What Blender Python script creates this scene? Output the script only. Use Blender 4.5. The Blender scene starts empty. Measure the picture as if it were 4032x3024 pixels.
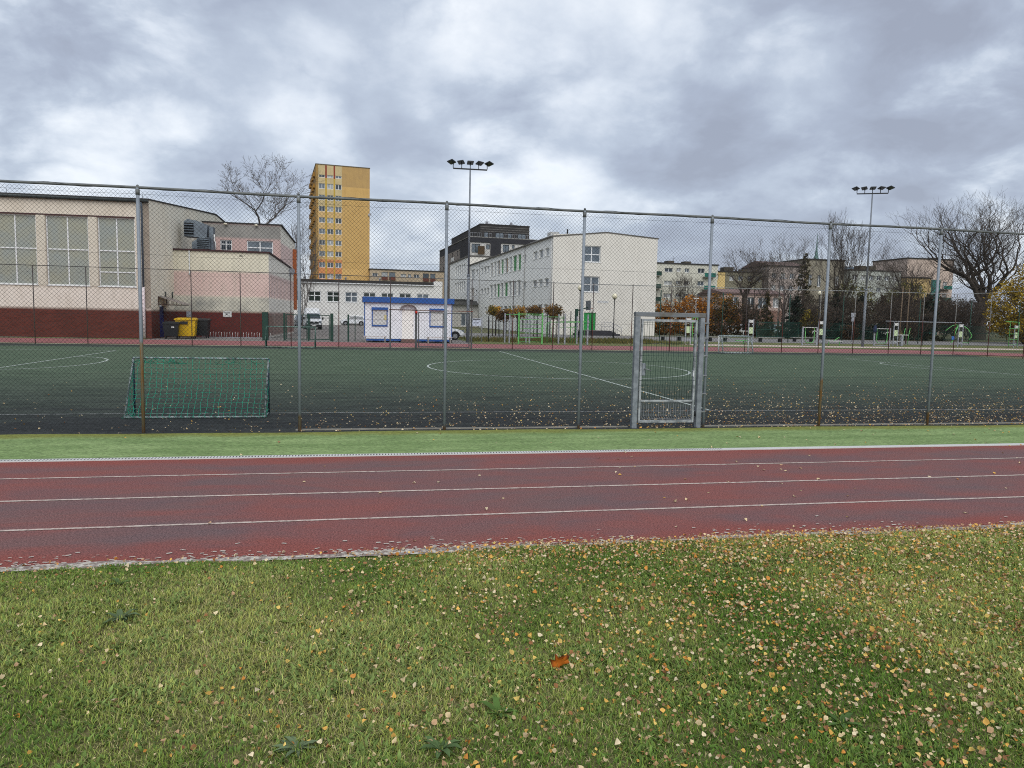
import bpy, bmesh, math, random
import numpy as np
from mathutils import Vector, Matrix

random.seed(7)
RNG = np.random.default_rng(11)
S = bpy.context.scene
COL = S.collection
R = math.radians


def lin(c):
    """0-255 sRGB triple -> linear rgba"""
    o = []
    for v in c:
        v = v / 255.0
        o.append(v / 12.92 if v <= 0.04045 else ((v + 0.055) / 1.055) ** 2.4)
    return (o[0], o[1], o[2], 1.0)


def tag(o, label=None, cat=None, group=None, kind=None):
    if label: o['label'] = label
    if cat: o['category'] = cat
    if group: o['group'] = group
    if kind: o['kind'] = kind
    return o


def thing(name, label, cat, loc=(0, 0, 0), rz=0.0, group=None):
    o = bpy.data.objects.new(name, None)
    COL.objects.link(o)
    o.location = loc
    o.rotation_euler = (0, 0, R(rz))
    o.empty_display_size = 0.3
    return tag(o, label, cat, group)


def copy_tree(o, parent=None):
    c = o.copy()
    COL.objects.link(c)
    c.parent = parent
    for ch in list(o.children):
        copy_tree(ch, c)
    return c


def place(o, loc, rz=0.0, label=None):
    o.location = loc
    o.rotation_euler = (0, 0, R(rz))
    if label: o['label'] = label
    return o


class MB:
    """collects faces (with a material slot each) and links them as ONE mesh object"""
    def __init__(s):
        s.v = []; s.f = []; s.m = []; s.sm = []

    def face(s, pts, mi=0, smooth=False):
        n = len(s.v)
        s.v.extend([tuple(p) for p in pts])
        s.f.append(tuple(range(n, n + len(pts)))); s.m.append(mi); s.sm.append(smooth)
        return s

    def box(s, x0, x1, y0, y1, z0, z1, mi=0):
        n = len(s.v)
        s.v += [(x0, y0, z0), (x1, y0, z0), (x1, y1, z0), (x0, y1, z0), (x0, y0, z1), (x1, y0, z1), (x1, y1, z1), (x0, y1, z1)]
        for q in ((3, 2, 1, 0), (4, 5, 6, 7), (0, 1, 5, 4), (1, 2, 6, 5), (2, 3, 7, 6), (3, 0, 4, 7)):
            s.f.append(tuple(n + i for i in q)); s.m.append(mi); s.sm.append(False)
        return s

    def rbox(s, x0, x1, y0, y1, z0, z1, b=0.03, mi=0):
        """box with chamfered vertical and top edges"""
        def ring(d, z):
            return [(x0 + d, y0 + b, z), (x0 + b, y0 + d, z), (x1 - b, y0 + d, z), (x1 - d, y0 + b, z),
                    (x1 - d, y1 - b, z), (x1 - b, y1 - d, z), (x0 + b, y1 - d, z), (x0 + d, y1 - b, z)]
        rs = [ring(b * .6, z0), ring(0, z0 + b), ring(0, z1 - b), ring(b * .6, z1)]
        s.loft(rs, mi, caps=True)
        return s

    def loft(s, rings, mi=0, caps=True, smooth=False, closed=True):
        n0 = len(s.v); k = len(rings[0])
        for r in rings: s.v += [tuple(p) for p in r]
        for i in range(len(rings) - 1):
            for j in range(k if closed else k - 1):
                a = n0 + i * k + j; b = n0 + i * k + (j + 1) % k
                s.f.append((a, b, b + k, a + k)); s.m.append(mi); s.sm.append(smooth)
        if caps:
            s.f.append(tuple(n0 + j for j in reversed(range(k)))); s.m.append(mi); s.sm.append(False)
            e = n0 + (len(rings) - 1) * k
            s.f.append(tuple(e + j for j in range(k))); s.m.append(mi); s.sm.append(False)
        return s

    def tube(s, p, q, r0, r1=None, n=6, mi=0, caps=True, smooth=True):
        if r1 is None: r1 = r0
        p = Vector(p); q = Vector(q); d = q - p
        if d.length < 1e-6: return s
        d.normalize()
        a = d.orthogonal().normalized(); b = d.cross(a)
        rings = []
        for c, r in ((p, r0), (q, r1)):
            rings.append([c + (a * math.cos(t) + b * math.sin(t)) * r for t in [2 * math.pi * i / n for i in range(n)]])
        s.loft(rings, mi, caps, smooth)
        return s

    def path(s, pts, r, n=6, mi=0, smooth=True):
        """a bent tube through points, one continuous skin"""
        pts = [Vector(p) for p in pts]
        rad = r if isinstance(r, (list, tuple)) else [r] * len(pts)
        rings = []; a = None
        for i, p in enumerate(pts):
            t = (pts[min(i + 1, len(pts) - 1)] - pts[max(i - 1, 0)]).normalized()
            if a is None: a = t.orthogonal().normalized()
            else:
                a = (a - t * a.dot(t))
                a = a.normalized() if a.length > 1e-5 else t.orthogonal().normalized()
            b = t.cross(a)
            rings.append([p + (a * math.cos(w) + b * math.sin(w)) * rad[i] for w in [2 * math.pi * k / n for k in range(n)]])
        s.loft(rings, mi, True, smooth)
        return s

    def bar(s, p, q, w, d, mi=0):
        """square section bar between two points"""
        p = Vector(p); q = Vector(q); t = (q - p).normalized()
        up = Vector((0, 0, 1)) if abs(t.z) < 0.9 else Vector((0, 1, 0))
        a = t.cross(up).normalized() * (w / 2); b = t.cross(a).normalized() * (d / 2)
        s.loft([[c + a + b, c - a + b, c - a - b, c + a - b] if False else [c - a - b, c + a - b, c + a + b, c - a + b] for c in (p, q)], mi)
        return s

    def lathe(s, prof, c=(0, 0, 0), n=14, mi=0, smooth=True):
        rings = [[(c[0] + r * math.cos(2 * math.pi * i / n), c[1] + r * math.sin(2 * math.pi * i / n), c[2] + z) for i in range(n)] for r, z in prof]
        s.loft(rings, mi, True, smooth)
        return s

    def sphere(s, c, r, n=12, mi=0, sz=1.0):
        prof = [(max(0.004, r * math.sin(math.pi * i / 8)), -r * sz * math.cos(math.pi * i / 8)) for i in range(9)]
        return s.lathe(prof, c, n, mi)

    def build(s, name, mats, parent=None, fix=True):
        me = bpy.data.meshes.new(name)
        me.from_pydata(s.v, [], s.f)
        if not isinstance(mats, (list, tuple)): mats = [mats]
        for m in mats: me.materials.append(m)
        me.polygons.foreach_set('material_index', s.m)
        me.polygons.foreach_set('use_smooth', s.sm)
        if fix:
            bm = bmesh.new(); bm.from_mesh(me)
            bmesh.ops.recalc_face_normals(bm, faces=bm.faces)
            bm.to_mesh(me); bm.free()
        me.update()
        o = bpy.data.objects.new(name, me)
        COL.objects.link(o)
        if parent is not None: o.parent = parent
        return o


def np_mesh(name, V, F, mats, parent=None, colors=None, smooth=False, midx=None):
    """fast mesh from arrays. V (n,3); F (m,k) all same size; colors (n,3) linear per vertex"""
    me = bpy.data.meshes.new(name)
    V = np.asarray(V, dtype=np.float32); F = np.asarray(F, dtype=np.int32)
    me.vertices.add(len(V)); me.vertices.foreach_set('co', V.ravel())
    k = F.shape[1]
    me.loops.add(F.size); me.loops.foreach_set('vertex_index', F.ravel())
    me.polygons.add(len(F))
    me.polygons.foreach_set('loop_start', np.arange(0, F.size, k, dtype=np.int32))
    try: me.polygons.foreach_set('loop_total', np.full(len(F), k, dtype=np.int32))
    except Exception: pass
    if smooth: me.polygons.foreach_set('use_smooth', np.ones(len(F), dtype=bool))
    if not isinstance(mats, (list, tuple)): mats = [mats]
    for m in mats: me.materials.append(m)
    if midx is not None: me.polygons.foreach_set('material_index', np.asarray(midx, dtype=np.int32))
    if colors is not None:
        at = me.attributes.new('tint', 'FLOAT_COLOR', 'POINT')
        c = np.ones((len(V), 4), dtype=np.float32); c[:, :3] = colors
        at.data.foreach_set('color', c.ravel())
    me.update(calc_edges=True); me.validate()
    o = bpy.data.objects.new(name, me)
    COL.objects.link(o)
    if parent is not None: o.parent = parent
    return o


# ------------------------------------------------------------------ materials
def nodes_of(m):
    m.use_nodes = True
    nt = m.node_tree
    return nt, nt.nodes['Principled BSDF']


def N(nt, t, **kw):
    n = nt.nodes.new(t)
    for k, v in kw.items():
        if k.startswith('i_'):
            key = k[2:]
            key = int(key) if key.isdigit() else key.replace('_', ' ')
            n.inputs[key].default_value = v
        else: setattr(n, k, v)
    return n


def mixc(nt, fac, a, b, mode='MIX'):
    n = nt.nodes.new('ShaderNodeMix'); n.data_type = 'RGBA'; n.blend_type = mode
    for i, v in ((0, fac), (6, a), (7, b)):
        if hasattr(v, 'is_output'): nt.links.new(v, n.inputs[i])
        else: n.inputs[i].default_value = v
    return n.outputs[2]


def math_n(nt, op, a, b=0.0, clamp=False):
    n = nt.nodes.new('ShaderNodeMath'); n.operation = op; n.use_clamp = clamp
    for i, v in ((0, a), (1, b)):
        if hasattr(v, 'is_output'): nt.links.new(v, n.inputs[i])
        else: n.inputs[i].default_value = v
    return n.outputs[0]


def ramp(nt, fac, stops, interp='LINEAR'):
    n = nt.nodes.new('ShaderNodeValToRGB')
    n.color_ramp.interpolation = interp
    e = n.color_ramp.elements
    while len(e) < len(stops): e.new(0.5)
    for i, (p, c) in enumerate(stops):
        e[i].position = p
        e[i].color = c if len(c) == 4 else (c[0], c[1], c[2], 1)
    nt.links.new(fac, n.inputs[0])
    return n.outputs[0]


def noise(nt, scale, detail=4.0, rough=0.55, vec=None, dist=0.0, out=0):
    n = N(nt, 'ShaderNodeTexNoise')
    n.inputs['Scale'].default_value = scale; n.inputs['Detail'].default_value = detail
    n.inputs['Roughness'].default_value = rough; n.inputs['Distortion'].default_value = dist
    if vec is not None: nt.links.new(vec, n.inputs['Vector'])
    return n.outputs[out]


def pos(nt):
    return N(nt, 'ShaderNodeNewGeometry').outputs['Position']


def scaled(nt, vec, s):
    m = N(nt, 'ShaderNodeMapping'); m.inputs['Scale'].default_value = s
    nt.links.new(vec, m.inputs['Vector'])
    return m.outputs[0]


def sep(nt, vec):
    n = N(nt, 'ShaderNodeSeparateXYZ'); nt.links.new(vec, n.inputs[0])
    return n.outputs


MATS = {}


def mat(name, col, col2=None, scale=3.0, rough=0.8, bump=0.0, bscale=40.0, metal=0.0, spec=0.3, streak=False, lo=0.35, hi=0.65, col3=None, scale3=20.0):
    """procedural paint/stone: two tones blended by noise, optional fine third tone, optional bump"""
    m = bpy.data.materials.new(name); nt, b = nodes_of(m)
    p = pos(nt)
    c = lin(col)
    if col2 is not None:
        v = scaled(nt, p, (1, 1, 0.12)) if streak else p
        f = noise(nt, scale, 6, 0.6, v)
        f = ramp(nt, f, [(lo, (0, 0, 0)), (hi, (1, 1, 1))])
        out = mixc(nt, f, c, lin(col2))
        if col3 is not None:
            f3 = ramp(nt, noise(nt, scale3, 3, 0.6, p), [(0.5, (0, 0, 0)), (0.7, (1, 1, 1))])
            out = mixc(nt, math_n(nt, 'MULTIPLY', f3, 0.6), out, lin(col3))
        nt.links.new(out, b.inputs['Base Color'])
    else:
        b.inputs['Base Color'].default_value = c
    b.inputs['Roughness'].default_value = rough
    b.inputs['Metallic'].default_value = metal
    b.inputs['Specular IOR Level'].default_value = spec
    if bump:
        bn = N(nt, 'ShaderNodeBump'); bn.inputs['Strength'].default_value = bump; bn.inputs['Distance'].default_value = 0.02
        nt.links.new(noise(nt, bscale, 5, 0.6, p), bn.inputs['Height'])
        nt.links.new(bn.outputs[0], b.inputs['Normal'])
    MATS[name] = m
    return m


def tint_mat(name, rough=0.75, trans=0.0, spec=0.15):
    """colour from the mesh's own per-vertex colours, with light through thin leaves"""
    m = bpy.data.materials.new(name); nt, b = nodes_of(m)
    at = N(nt, 'ShaderNodeAttribute'); at.attribute_name = 'tint'
    nt.links.new(at.outputs['Color'], b.inputs['Base Color'])
    b.inputs['Roughness'].default_value = rough
    b.inputs['Specular IOR Level'].default_value = spec
    if trans:
        t = N(nt, 'ShaderNodeBsdfTranslucent'); nt.links.new(at.outputs['Color'], t.inputs['Color'])
        mx = N(nt, 'ShaderNodeMixShader'); mx.inputs[0].default_value = trans
        nt.links.new(b.outputs[0], mx.inputs[1]); nt.links.new(t.outputs[0], mx.inputs[2])
        nt.links.new(mx.outputs[0], nt.nodes['Material Output'].inputs[0])
    MATS[name] = m
    return m
# ------------------------------------------------------------------ shared materials
galv = mat('galvanised steel', (136, 142, 147), (104, 110, 116), 9, 0.55, metal=0.15, bump=0.1, bscale=60, spec=0.4)
rail_m = mat('weathered rail steel', (112, 115, 113), (86, 90, 90), 7, 0.6, metal=0.2)
wire_m = mat('dull wire', (54, 57, 58), (40, 42, 44), 20, 0.6, metal=0.2)
far_wire_m = mat('dark far wire', (40, 42, 42), (60, 48, 42), 6, 0.7)
rust_m = mat('rusty red steel', (84, 52, 42), (60, 40, 36), 6, 0.85)
dgreen_m = mat('dark green paint', (24, 58, 50), (30, 66, 52), 4, 0.55)
black_m = mat('black plastic', (26, 28, 31), (36, 38, 40), 8, 0.5)
tyre_m = mat('tyre rubber', (22, 22, 24), (32, 32, 33), 20, 0.85)
steel_m = mat('bright steel', (150, 153, 156), (125, 128, 130), 20, 0.4, metal=0.5)
white_m = mat('white paint', (214, 214, 210), (196, 197, 194), 2.2, 0.5)
car_white = mat('white car paint', (222, 224, 226), (210, 213, 216), 2, 0.25, spec=0.5)
car_grey = mat('grey car paint', (70, 74, 80), (58, 62, 68), 2, 0.3, spec=0.5)
blue_m = mat('blue paint', (28, 78, 160), (22, 66, 140), 2.5, 0.5)
lgreen_m = mat('light green paint', (112, 186, 104), (92, 168, 92), 8, 0.5)
pgrey_m = mat('pale grey paint', (158, 160, 166), (136, 139, 146), 6, 0.6)
concrete_m = mat('concrete', (150, 148, 142), (124, 123, 118), 2.5, 0.9, bump=0.3)
dark_m = mat('dark recess', (22, 24, 26), (30, 32, 34), 5, 0.8)
glass_dark = mat('dark glass', (40, 47, 52), (62, 72, 80), 0.9, 0.08, spec=0.8)
glass_sky = mat('pale glass', (104, 114, 122), (78, 88, 96), 0.7, 0.1, spec=0.8)  # pale tone stands for reflected sky, put into the pane colour
glass_green = mat('greenish glass', (50, 62, 56), (36, 44, 42), 1.0, 0.1, spec=0.7)
curtain_m = mat('curtained glass', (170, 172, 170), (140, 144, 146), 1.3, 0.25, spec=0.6)
frame_white = mat('white window frame', (224, 225, 224), (206, 208, 208), 4, 0.5)
roof_dark = mat('dark roofing felt', (48, 48, 48), (64, 62, 60), 1.2, 0.9)
bark_m = mat('grey brown bark', (86, 77, 69), (62, 55, 50), 5, 0.95, bump=0.6, bscale=14)
bark_pale = mat('pale brown bark', (96, 82, 70), (66, 56, 48), 5, 0.95, bump=0.6, bscale=14)
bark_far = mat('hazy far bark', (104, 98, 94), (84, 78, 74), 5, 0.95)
leaf_t = tint_mat('foliage tint', 0.7, 0.25)
litter_t = tint_mat('dead leaf tint', 0.8, 0.15)
grass_t = tint_mat('grass tint', 0.7, 0.3)
lamp_globe = mat('milky lamp globe', (235, 228, 200), (222, 214, 190), 3, 0.3)


def rust_post(name, h, soft=0.03):
    """galvanised post whose lower part up to h has turned brown"""
    m = bpy.data.materials.new(name); nt, b = nodes_of(m)
    p = pos(nt); z = sep(nt, p)[2]
    n1 = noise(nt, 12, 4, 0.6, p)
    zz = math_n(nt, 'ADD', z, math_n(nt, 'MULTIPLY', math_n(nt, 'SUBTRACT', n1, 0.5), soft * 3))
    f = ramp(nt, math_n(nt, 'DIVIDE', zz, 4.0), [(max(0.001, (h - soft) / 4), (1, 1, 1)), ((h + soft) / 4, (0, 0, 0))])
    steel = mixc(nt, n1, lin((146, 154, 162)), lin((108, 116, 124)))
    streak = noise(nt, 5, 5, 0.6, scaled(nt, p, (6, 6, 0.8)))
    brown = mixc(nt, ramp(nt, streak, [(0.4, (0, 0, 0)), (0.62, (1, 1, 1))]), lin((128, 120, 102)), lin((140, 100, 58)))
    nt.links.new(mixc(nt, f, steel, brown), b.inputs['Base Color'])
    b.inputs['Roughness'].default_value = 0.65
    b.inputs['Metallic'].default_value = 0.15
    return m


post_mats = [rust_post('post rust tall', 1.5), rust_post('post rust foot', 0.28), rust_post('post plain', 0.06), rust_post('post rust half', 0.95, 0.06)]


def far_post_mat(name, lo, hi, h):
    m = bpy.data.materials.new(name); nt, b = nodes_of(m)
    p = pos(nt); z = sep(nt, p)[2]
    f = ramp(nt, math_n(nt, 'DIVIDE', z, 5.0), [((h - 0.15) / 5, (1, 1, 1)), ((h + 0.15) / 5, (0, 0, 0))])
    nt.links.new(mixc(nt, f, lin(hi), lin(lo)), b.inputs['Base Color'])
    b.inputs['Roughness'].default_value = 0.75
    return m


far_brown = far_post_mat('far post brown', (98, 46, 36), (58, 46, 44), 2.0)
far_grey = far_post_mat('far post grey top', (92, 44, 36), (116, 114, 110), 2.4)
far_olive = far_post_mat('far post olive', (86, 76, 66), (64, 56, 54), 1.7)


def wall_mat(name, base, stain, fine, brick=None, brick_top=0.0, bands=(), roughness=0.9, axis_sum=True):
    """render coat with rain stains; horizontal colour bands by height; optional brick plinth"""
    m = bpy.data.materials.new(name); nt, b = nodes_of(m)
    tc = N(nt, 'ShaderNodeTexCoord').outputs['Object']
    xyz = sep(nt, tc)
    z = xyz[2]
    n1 = noise(nt, 0.5, 6, 0.6, tc); n2 = noise(nt, 2.2, 5, 0.6, scaled(nt, tc, (1, 1, 0.15)))
    c = mixc(nt, ramp(nt, n1, [(0.38, (0, 0, 0)), (0.68, (1, 1, 1))]), lin(base), lin(fine))
    for z0, z1, cc, c2 in bands:
        f = ramp(nt, math_n(nt, 'DIVIDE', z, 60.0), [(max(0, z0 / 60 - .0001), (0, 0, 0)), (max(0.0002, z0 / 60 + .0001), (1, 1, 1)), (z1 / 60 - .0001, (1, 1, 1)), (z1 / 60 + .0001, (0, 0, 0))])
        bc = mixc(nt, ramp(nt, n1, [(0.4, (0, 0, 0)), (0.62, (1, 1, 1))]), lin(cc), lin(c2))
        c = mixc(nt, f, c, bc)
    st = ramp(nt, n2, [(0.5, (0, 0, 0)), (0.78, (1, 1, 1))])
    c = mixc(nt, math_n(nt, 'MULTIPLY', st, 0.45), c, lin(stain))
    g = noise(nt, 30, 3, 0.6, tc)
    c = mixc(nt, 0.16, c, mixc(nt, g, (0.02, 0.02, 0.02, 1), (1, 1, 1, 1)), 'OVERLAY')
    if brick is not None:
        cv = N(nt, 'ShaderNodeCombineXYZ')
        nt.links.new(math_n(nt, 'ADD', xyz[0], xyz[1]), cv.inputs[0]); nt.links.new(z, cv.inputs[1])
        bt = N(nt, 'ShaderNodeTexBrick')
        bt.inputs['Scale'].default_value = 1.0
        bt.inputs['Brick Width'].default_value = 0.25; bt.inputs['Row Height'].default_value = 0.078
        bt.inputs['Mortar Size'].default_value = 0.012
        bt.inputs['Color1'].default_value = lin(brick); bt.inputs['Color2'].default_value = lin(tuple(int(v * 0.78) for v in brick))
        bt.inputs['Mortar'].default_value = lin(tuple(int(v * 0.72 + 22) for v in brick))
        nt.links.new(cv.outputs[0], bt.inputs['Vector'])
        bc = mixc(nt, math_n(nt, 'MULTIPLY', ramp(nt, n1, [(0.45, (0, 0, 0)), (0.7, (1, 1, 1))]), 0.4), bt.outputs[0], lin((74, 44, 38)))
        f = ramp(nt, math_n(nt, 'DIVIDE', z, 60.0), [(brick_top / 60 - .0001, (1, 1, 1)), (brick_top / 60 + .0001, (0, 0, 0))])
        c = mixc(nt, f, c, bc)
    nt.links.new(c, b.inputs['Base Color'])
    b.inputs['Roughness'].default_value = roughness
    b.inputs['Specular IOR Level'].default_value = 0.2
    bn = N(nt, 'ShaderNodeBump'); bn.inputs['Strength'].default_value = 0.25; bn.inputs['Distance'].default_value = 0.02
    nt.links.new(g, bn.inputs['Height']); nt.links.new(bn.outputs[0], b.inputs['Normal'])
    return m
# ------------------------------------------------------------------ ground surfaces
def sheet(name, polys, z, m):
    mb = MB()
    for pl in polys: mb.face([(x, y, z) for x, y in pl])
    o = mb.build(name, m)
    return tag(o, kind='structure')


def rect(x0, x1, y0, y1): return [(x0, y0), (x1, y0), (x1, y1), (x0, y1)]


# base terrain: dull park grass and soil to the horizon
m = bpy.data.materials.new('park ground'); nt, b = nodes_of(m); p = pos(nt)
f = ramp(nt, noise(nt, 0.35, 8, 0.65, p), [(0.35, (0, 0, 0)), (0.65, (1, 1, 1))])
c = mixc(nt, f, lin((74, 88, 52)), lin((112, 102, 66)))
c = mixc(nt, ramp(nt, noise(nt, 3, 6, 0.7, p), [(0.5, (0, 0, 0)), (0.72, (1, 1, 1))]), c, lin((58, 66, 44)))
nt.links.new(c, b.inputs['Base Color']); b.inputs['Roughness'].default_value = 0.95
sheet('ground', [rect(-1600, 1600, -900, 2400)], -0.03, m)

yard_m = mat('yard paving', (138, 132, 126), (116, 112, 108), 0.8, 0.9, col3=(98, 94, 90), scale3=4, bump=0.2, bscale=8)
sheet('yard', [rect(-30, 9.4, 53.4, 170)], -0.014, yard_m)
path_m = mat('footpath slabs', (140, 137, 134), (118, 116, 114), 0.7, 0.9, col3=(104, 102, 98), scale3=5)
sheet('footpath', [[(9.4, 67.5), (40, 67.5), (150, 74), (150, 86), (40, 84), (9.4, 88)]], -0.014, path_m)
fl = mat('rough far grass', (108, 112, 60), (84, 92, 52), 0.8, 0.95, col3=(128, 116, 72), scale3=5, bump=0.4, bscale=10)
sheet('far_lawn', [rect(7.9, 150, 53.4, 67.2), rect(-40, -14.8, 53.6, 54.9)], -0.009, fl)
sand_m = mat('pale concrete strip', (204, 186, 172), (178, 164, 152), 1.2, 0.9)
sheet('paved_strip', [rect(27, 160, 56.2, 59.8), [(27, 58.6), (27, 59.8), (9, 61.2), (9, 60.9)]], -0.004, sand_m)

# infield base under the fences
inf = mat('infield sand', (150, 142, 120), (122, 112, 92), 1.5, 0.95)
sheet('infield', [rect(-26, 42, 10.4, 46.4)], -0.02, inf)

# running track: near straight, two bends, far straight
m = bpy.data.materials.new('track rubber'); nt, b = nodes_of(m); p = pos(nt)
v1 = scaled(nt, p, (0.45, 1.0, 1))
big = ramp(nt, noise(nt, 0.75, 5, 0.6, v1, 0.8), [(0.42, (0, 0, 0)), (0.62, (1, 1, 1))])
mid = ramp(nt, noise(nt, 1.9, 5, 0.55, v1), [(0.4, (0, 0, 0)), (0.66, (1, 1, 1))])
gr = noise(nt, 62, 3, 0.85, p)
c = mixc(nt, math_n(nt, 'MULTIPLY', big, 0.9), lin((128, 80, 74)), lin((108, 87, 85)))
c = mixc(nt, math_n(nt, 'MULTIPLY', mid, 0.5), c, lin((96, 85, 88)))
y = sep(nt, p)[1]
edge = ramp(nt, math_n(nt, 'ADD', math_n(nt, 'DIVIDE', y, 12.0), math_n(nt, 'MULTIPLY', math_n(nt, 'SUBTRACT', noise(nt, 2.2, 4, 0.6, v1), 0.5), 0.09)),
            [(6.3 / 12, (1, 1, 1)), (6.75 / 12, (0, 0, 0)), (10.0 / 12, (0, 0, 0)), (10.45 / 12, (1, 1, 1))])
c = mixc(nt, math_n(nt, 'MULTIPLY', edge, 0.75), c, lin((134, 72, 62)))
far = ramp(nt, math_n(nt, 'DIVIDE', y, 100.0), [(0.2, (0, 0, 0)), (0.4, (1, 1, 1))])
c = mixc(nt, far, c, mixc(nt, mid, lin((156, 100, 98)), lin((138, 92, 92))))  # far straight painted paler and pinker, its grazing-angle sheen put into the colour
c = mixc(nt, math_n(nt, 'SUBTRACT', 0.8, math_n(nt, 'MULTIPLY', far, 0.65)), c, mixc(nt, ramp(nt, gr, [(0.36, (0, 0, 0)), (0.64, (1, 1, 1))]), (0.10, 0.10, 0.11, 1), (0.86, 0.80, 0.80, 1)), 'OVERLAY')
nt.links.new(c, b.inputs['Base Color']); b.inputs['Roughness'].default_value = 0.85; b.inputs['Specular IOR Level'].default_value = 0.2
bn = N(nt, 'ShaderNodeBump'); bn.inputs['Strength'].default_value = 0.35; bn.inputs['Distance'].default_value = 0.01
nt.links.new(gr, bn.inputs['Height']); nt.links.new(bn.outputs[0], b.inputs['Normal'])
track_m = m
polys = [rect(-22.4, 38, 6.14, 10.5), rect(-22.4, 38, 46.2, 53.0)]
for cx, sgn in ((38, 1), (-22.4, -1)):
    pts_i, pts_o = [], []
    for i in range(25):
        t = R(90 - 180 * i / 24)
        ro = 24.65 if math.sin(t) > 0 else 22.21
        pts_i.append((cx + sgn * 16 * math.cos(t), 28.35 + 17.85 * math.sin(t)))
        pts_o.append((cx + sgn * 22.5 * math.cos(t), 28.35 + ro * math.sin(t)))
    for i in range(24): polys.append([pts_i[i], pts_o[i], pts_o[i + 1], pts_i[i + 1]])
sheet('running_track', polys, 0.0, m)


def worn_paint(name, paint, under, lo, hi, sc=9):
    m = bpy.data.materials.new(name); nt, b = nodes_of(m); p = pos(nt)
    f = ramp(nt, noise(nt, sc, 6, 0.75, p), [(lo, (0, 0, 0)), (hi, (1, 1, 1))])
    nt.links.new(mixc(nt, f, lin(paint), lin(under)), b.inputs['Base Color']); b.inputs['Roughness'].default_value = 0.85
    return m


lane_m = worn_paint('lane paint', (196, 182, 170), (132, 104, 98), 0.44, 0.66, 18)
mb = MB()
for y, w in ((9.45, 0.042), (8.345, 0.046), (7.24, 0.045)):
    for k in range(60):
        x0 = -22.4 + k * 1.0; x1 = x0 + 1.0
        f0 = 0.012 * math.sin(x0 * 0.35 + y); f1 = 0.012 * math.sin(x1 * 0.35 + y)
        mb.face([(x0, y + f0 - w / 2, 0.004), (x1, y + f1 - w / 2, 0.004), (x1, y + f1 + w / 2, 0.004), (x0, y + f0 + w / 2, 0.004)])
tag(mb.build('track_line_markings', lane_m), kind='structure')

# worn white line and grey kerb along the lawn
kerb_m = worn_paint('flaking kerb', (192, 186, 174), (118, 104, 96), 0.42, 0.56, 16)
mb = MB()
xs = np.arange(-12, 16, 0.12)
e = lambda x: 0.022 * math.sin(x * 2.1) + 0.016 * math.sin(x * 5.7 + 1) + 0.011 * math.sin(x * 13 + 2)
for x in xs:
    mb.face([(x, 6.08, 0.006), (x + .12, 6.08, 0.006), (x + .12, 6.20 + e(x + .12), 0.006), (x, 6.20 + e(x), 0.006)])
tag(mb.build('kerb', kerb_m), kind='structure')
# flakes of that paint scattered on the rubber
n = 2600
fx = RNG.uniform(-9, 13, n); clump = np.sin(fx * 1.7) + np.sin(fx * 0.63 + 1) + np.sin(fx * 3.9)
keep = RNG.uniform(-2.0, 2.6, n) < clump; fx = fx[keep]; n = len(fx)
fy = 6.19 + RNG.exponential(0.085, n); fy = np.minimum(fy, 6.75)
sz = RNG.uniform(0.008, 0.026, n); ar = RNG.uniform(0.3, 0.7, n); th = RNG.uniform(-.5, .5, n)
q = np.array([[-1, -1], [1, -.6], [.8, 1], [-.9, .8]])
V = np.zeros((n, 4, 3))
for k in range(4):
    dx = q[k, 0] * sz; dy = q[k, 1] * sz * ar
    V[:, k, 0] = fx + dx * np.cos(th) - dy * np.sin(th); V[:, k, 1] = fy + dx * np.sin(th) + dy * np.cos(th); V[:, k, 2] = 0.0075
fl_o = np_mesh('paint_flakes', V.reshape(-1, 3), np.arange(n * 4).reshape(n, 4), mat('paint flake', (198, 190, 178), (170, 160, 150), 20, 0.9))
tag(fl_o, 'small pale flakes of worn paint along the lawn edge of the track', 'paint flakes', kind='stuff')

# artificial turf strip between track and fence
m = bpy.data.materials.new('green turf strip'); nt, b = nodes_of(m); p = pos(nt)
v1 = scaled(nt, p, (0.3, 1.2, 1))
f1 = ramp(nt, noise(nt, 2.2, 6, 0.65, v1), [(0.4, (0, 0, 0)), (0.65, (1, 1, 1))])
f2 = ramp(nt, noise(nt, 7, 5, 0.7, v1), [(0.62, (0, 0, 0)), (0.78, (1, 1, 1))])
c = mixc(nt, f1, lin((108, 130, 80)), lin((132, 152, 100)))
c = mixc(nt, math_n(nt, 'MULTIPLY', f2, 0.7), c, lin((76, 94, 64)))
y = sep(nt, p)[1]
yy = math_n(nt, 'ADD', y, math_n(nt, 'MULTIPLY', math_n(nt, 'SUBTRACT', noise(nt, 1.3, 4, 0.6, p), 0.5), 0.5))
moss = ramp(nt, math_n(nt, 'DIVIDE', yy, 14.0), [(12.3 / 14, (0, 0, 0)), (12.62 / 14, (1, 1, 1))])
c = mixc(nt, math_n(nt, 'MULTIPLY', moss, 0.8), c, lin((116, 116, 50)))
c = mixc(nt, 0.95, c, mixc(nt, ramp(nt, noise(nt, 46, 4, 0.85, scaled(nt, p, (0.3, 1, 1))), [(.3, (0, 0, 0)), (.7, (1, 1, 1))]), (0.1, 0.1, 0.1, 1), (0.9, 0.9, 0.9, 1)), 'OVERLAY')
nt.links.new(c, b.inputs['Base Color']); b.inputs['Roughness'].default_value = 0.9; b.inputs['Specular IOR Level'].default_value = 0.15
mb = MB(); xs = np.arange(-26, 42, 0.5)
we = lambda x: 12.80 + 0.035 * math.sin(x * 0.9) + 0.025 * math.sin(x * 2.3 + 1)
for x in xs:
    mb.face([(x, 10.5, -0.004), (x + .5, 10.5, -0.004), (x + .5, we(x + .5), -0.004), (x, we(x), -0.004)])
tag(mb.build('turf_strip', m), kind='structure')

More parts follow.
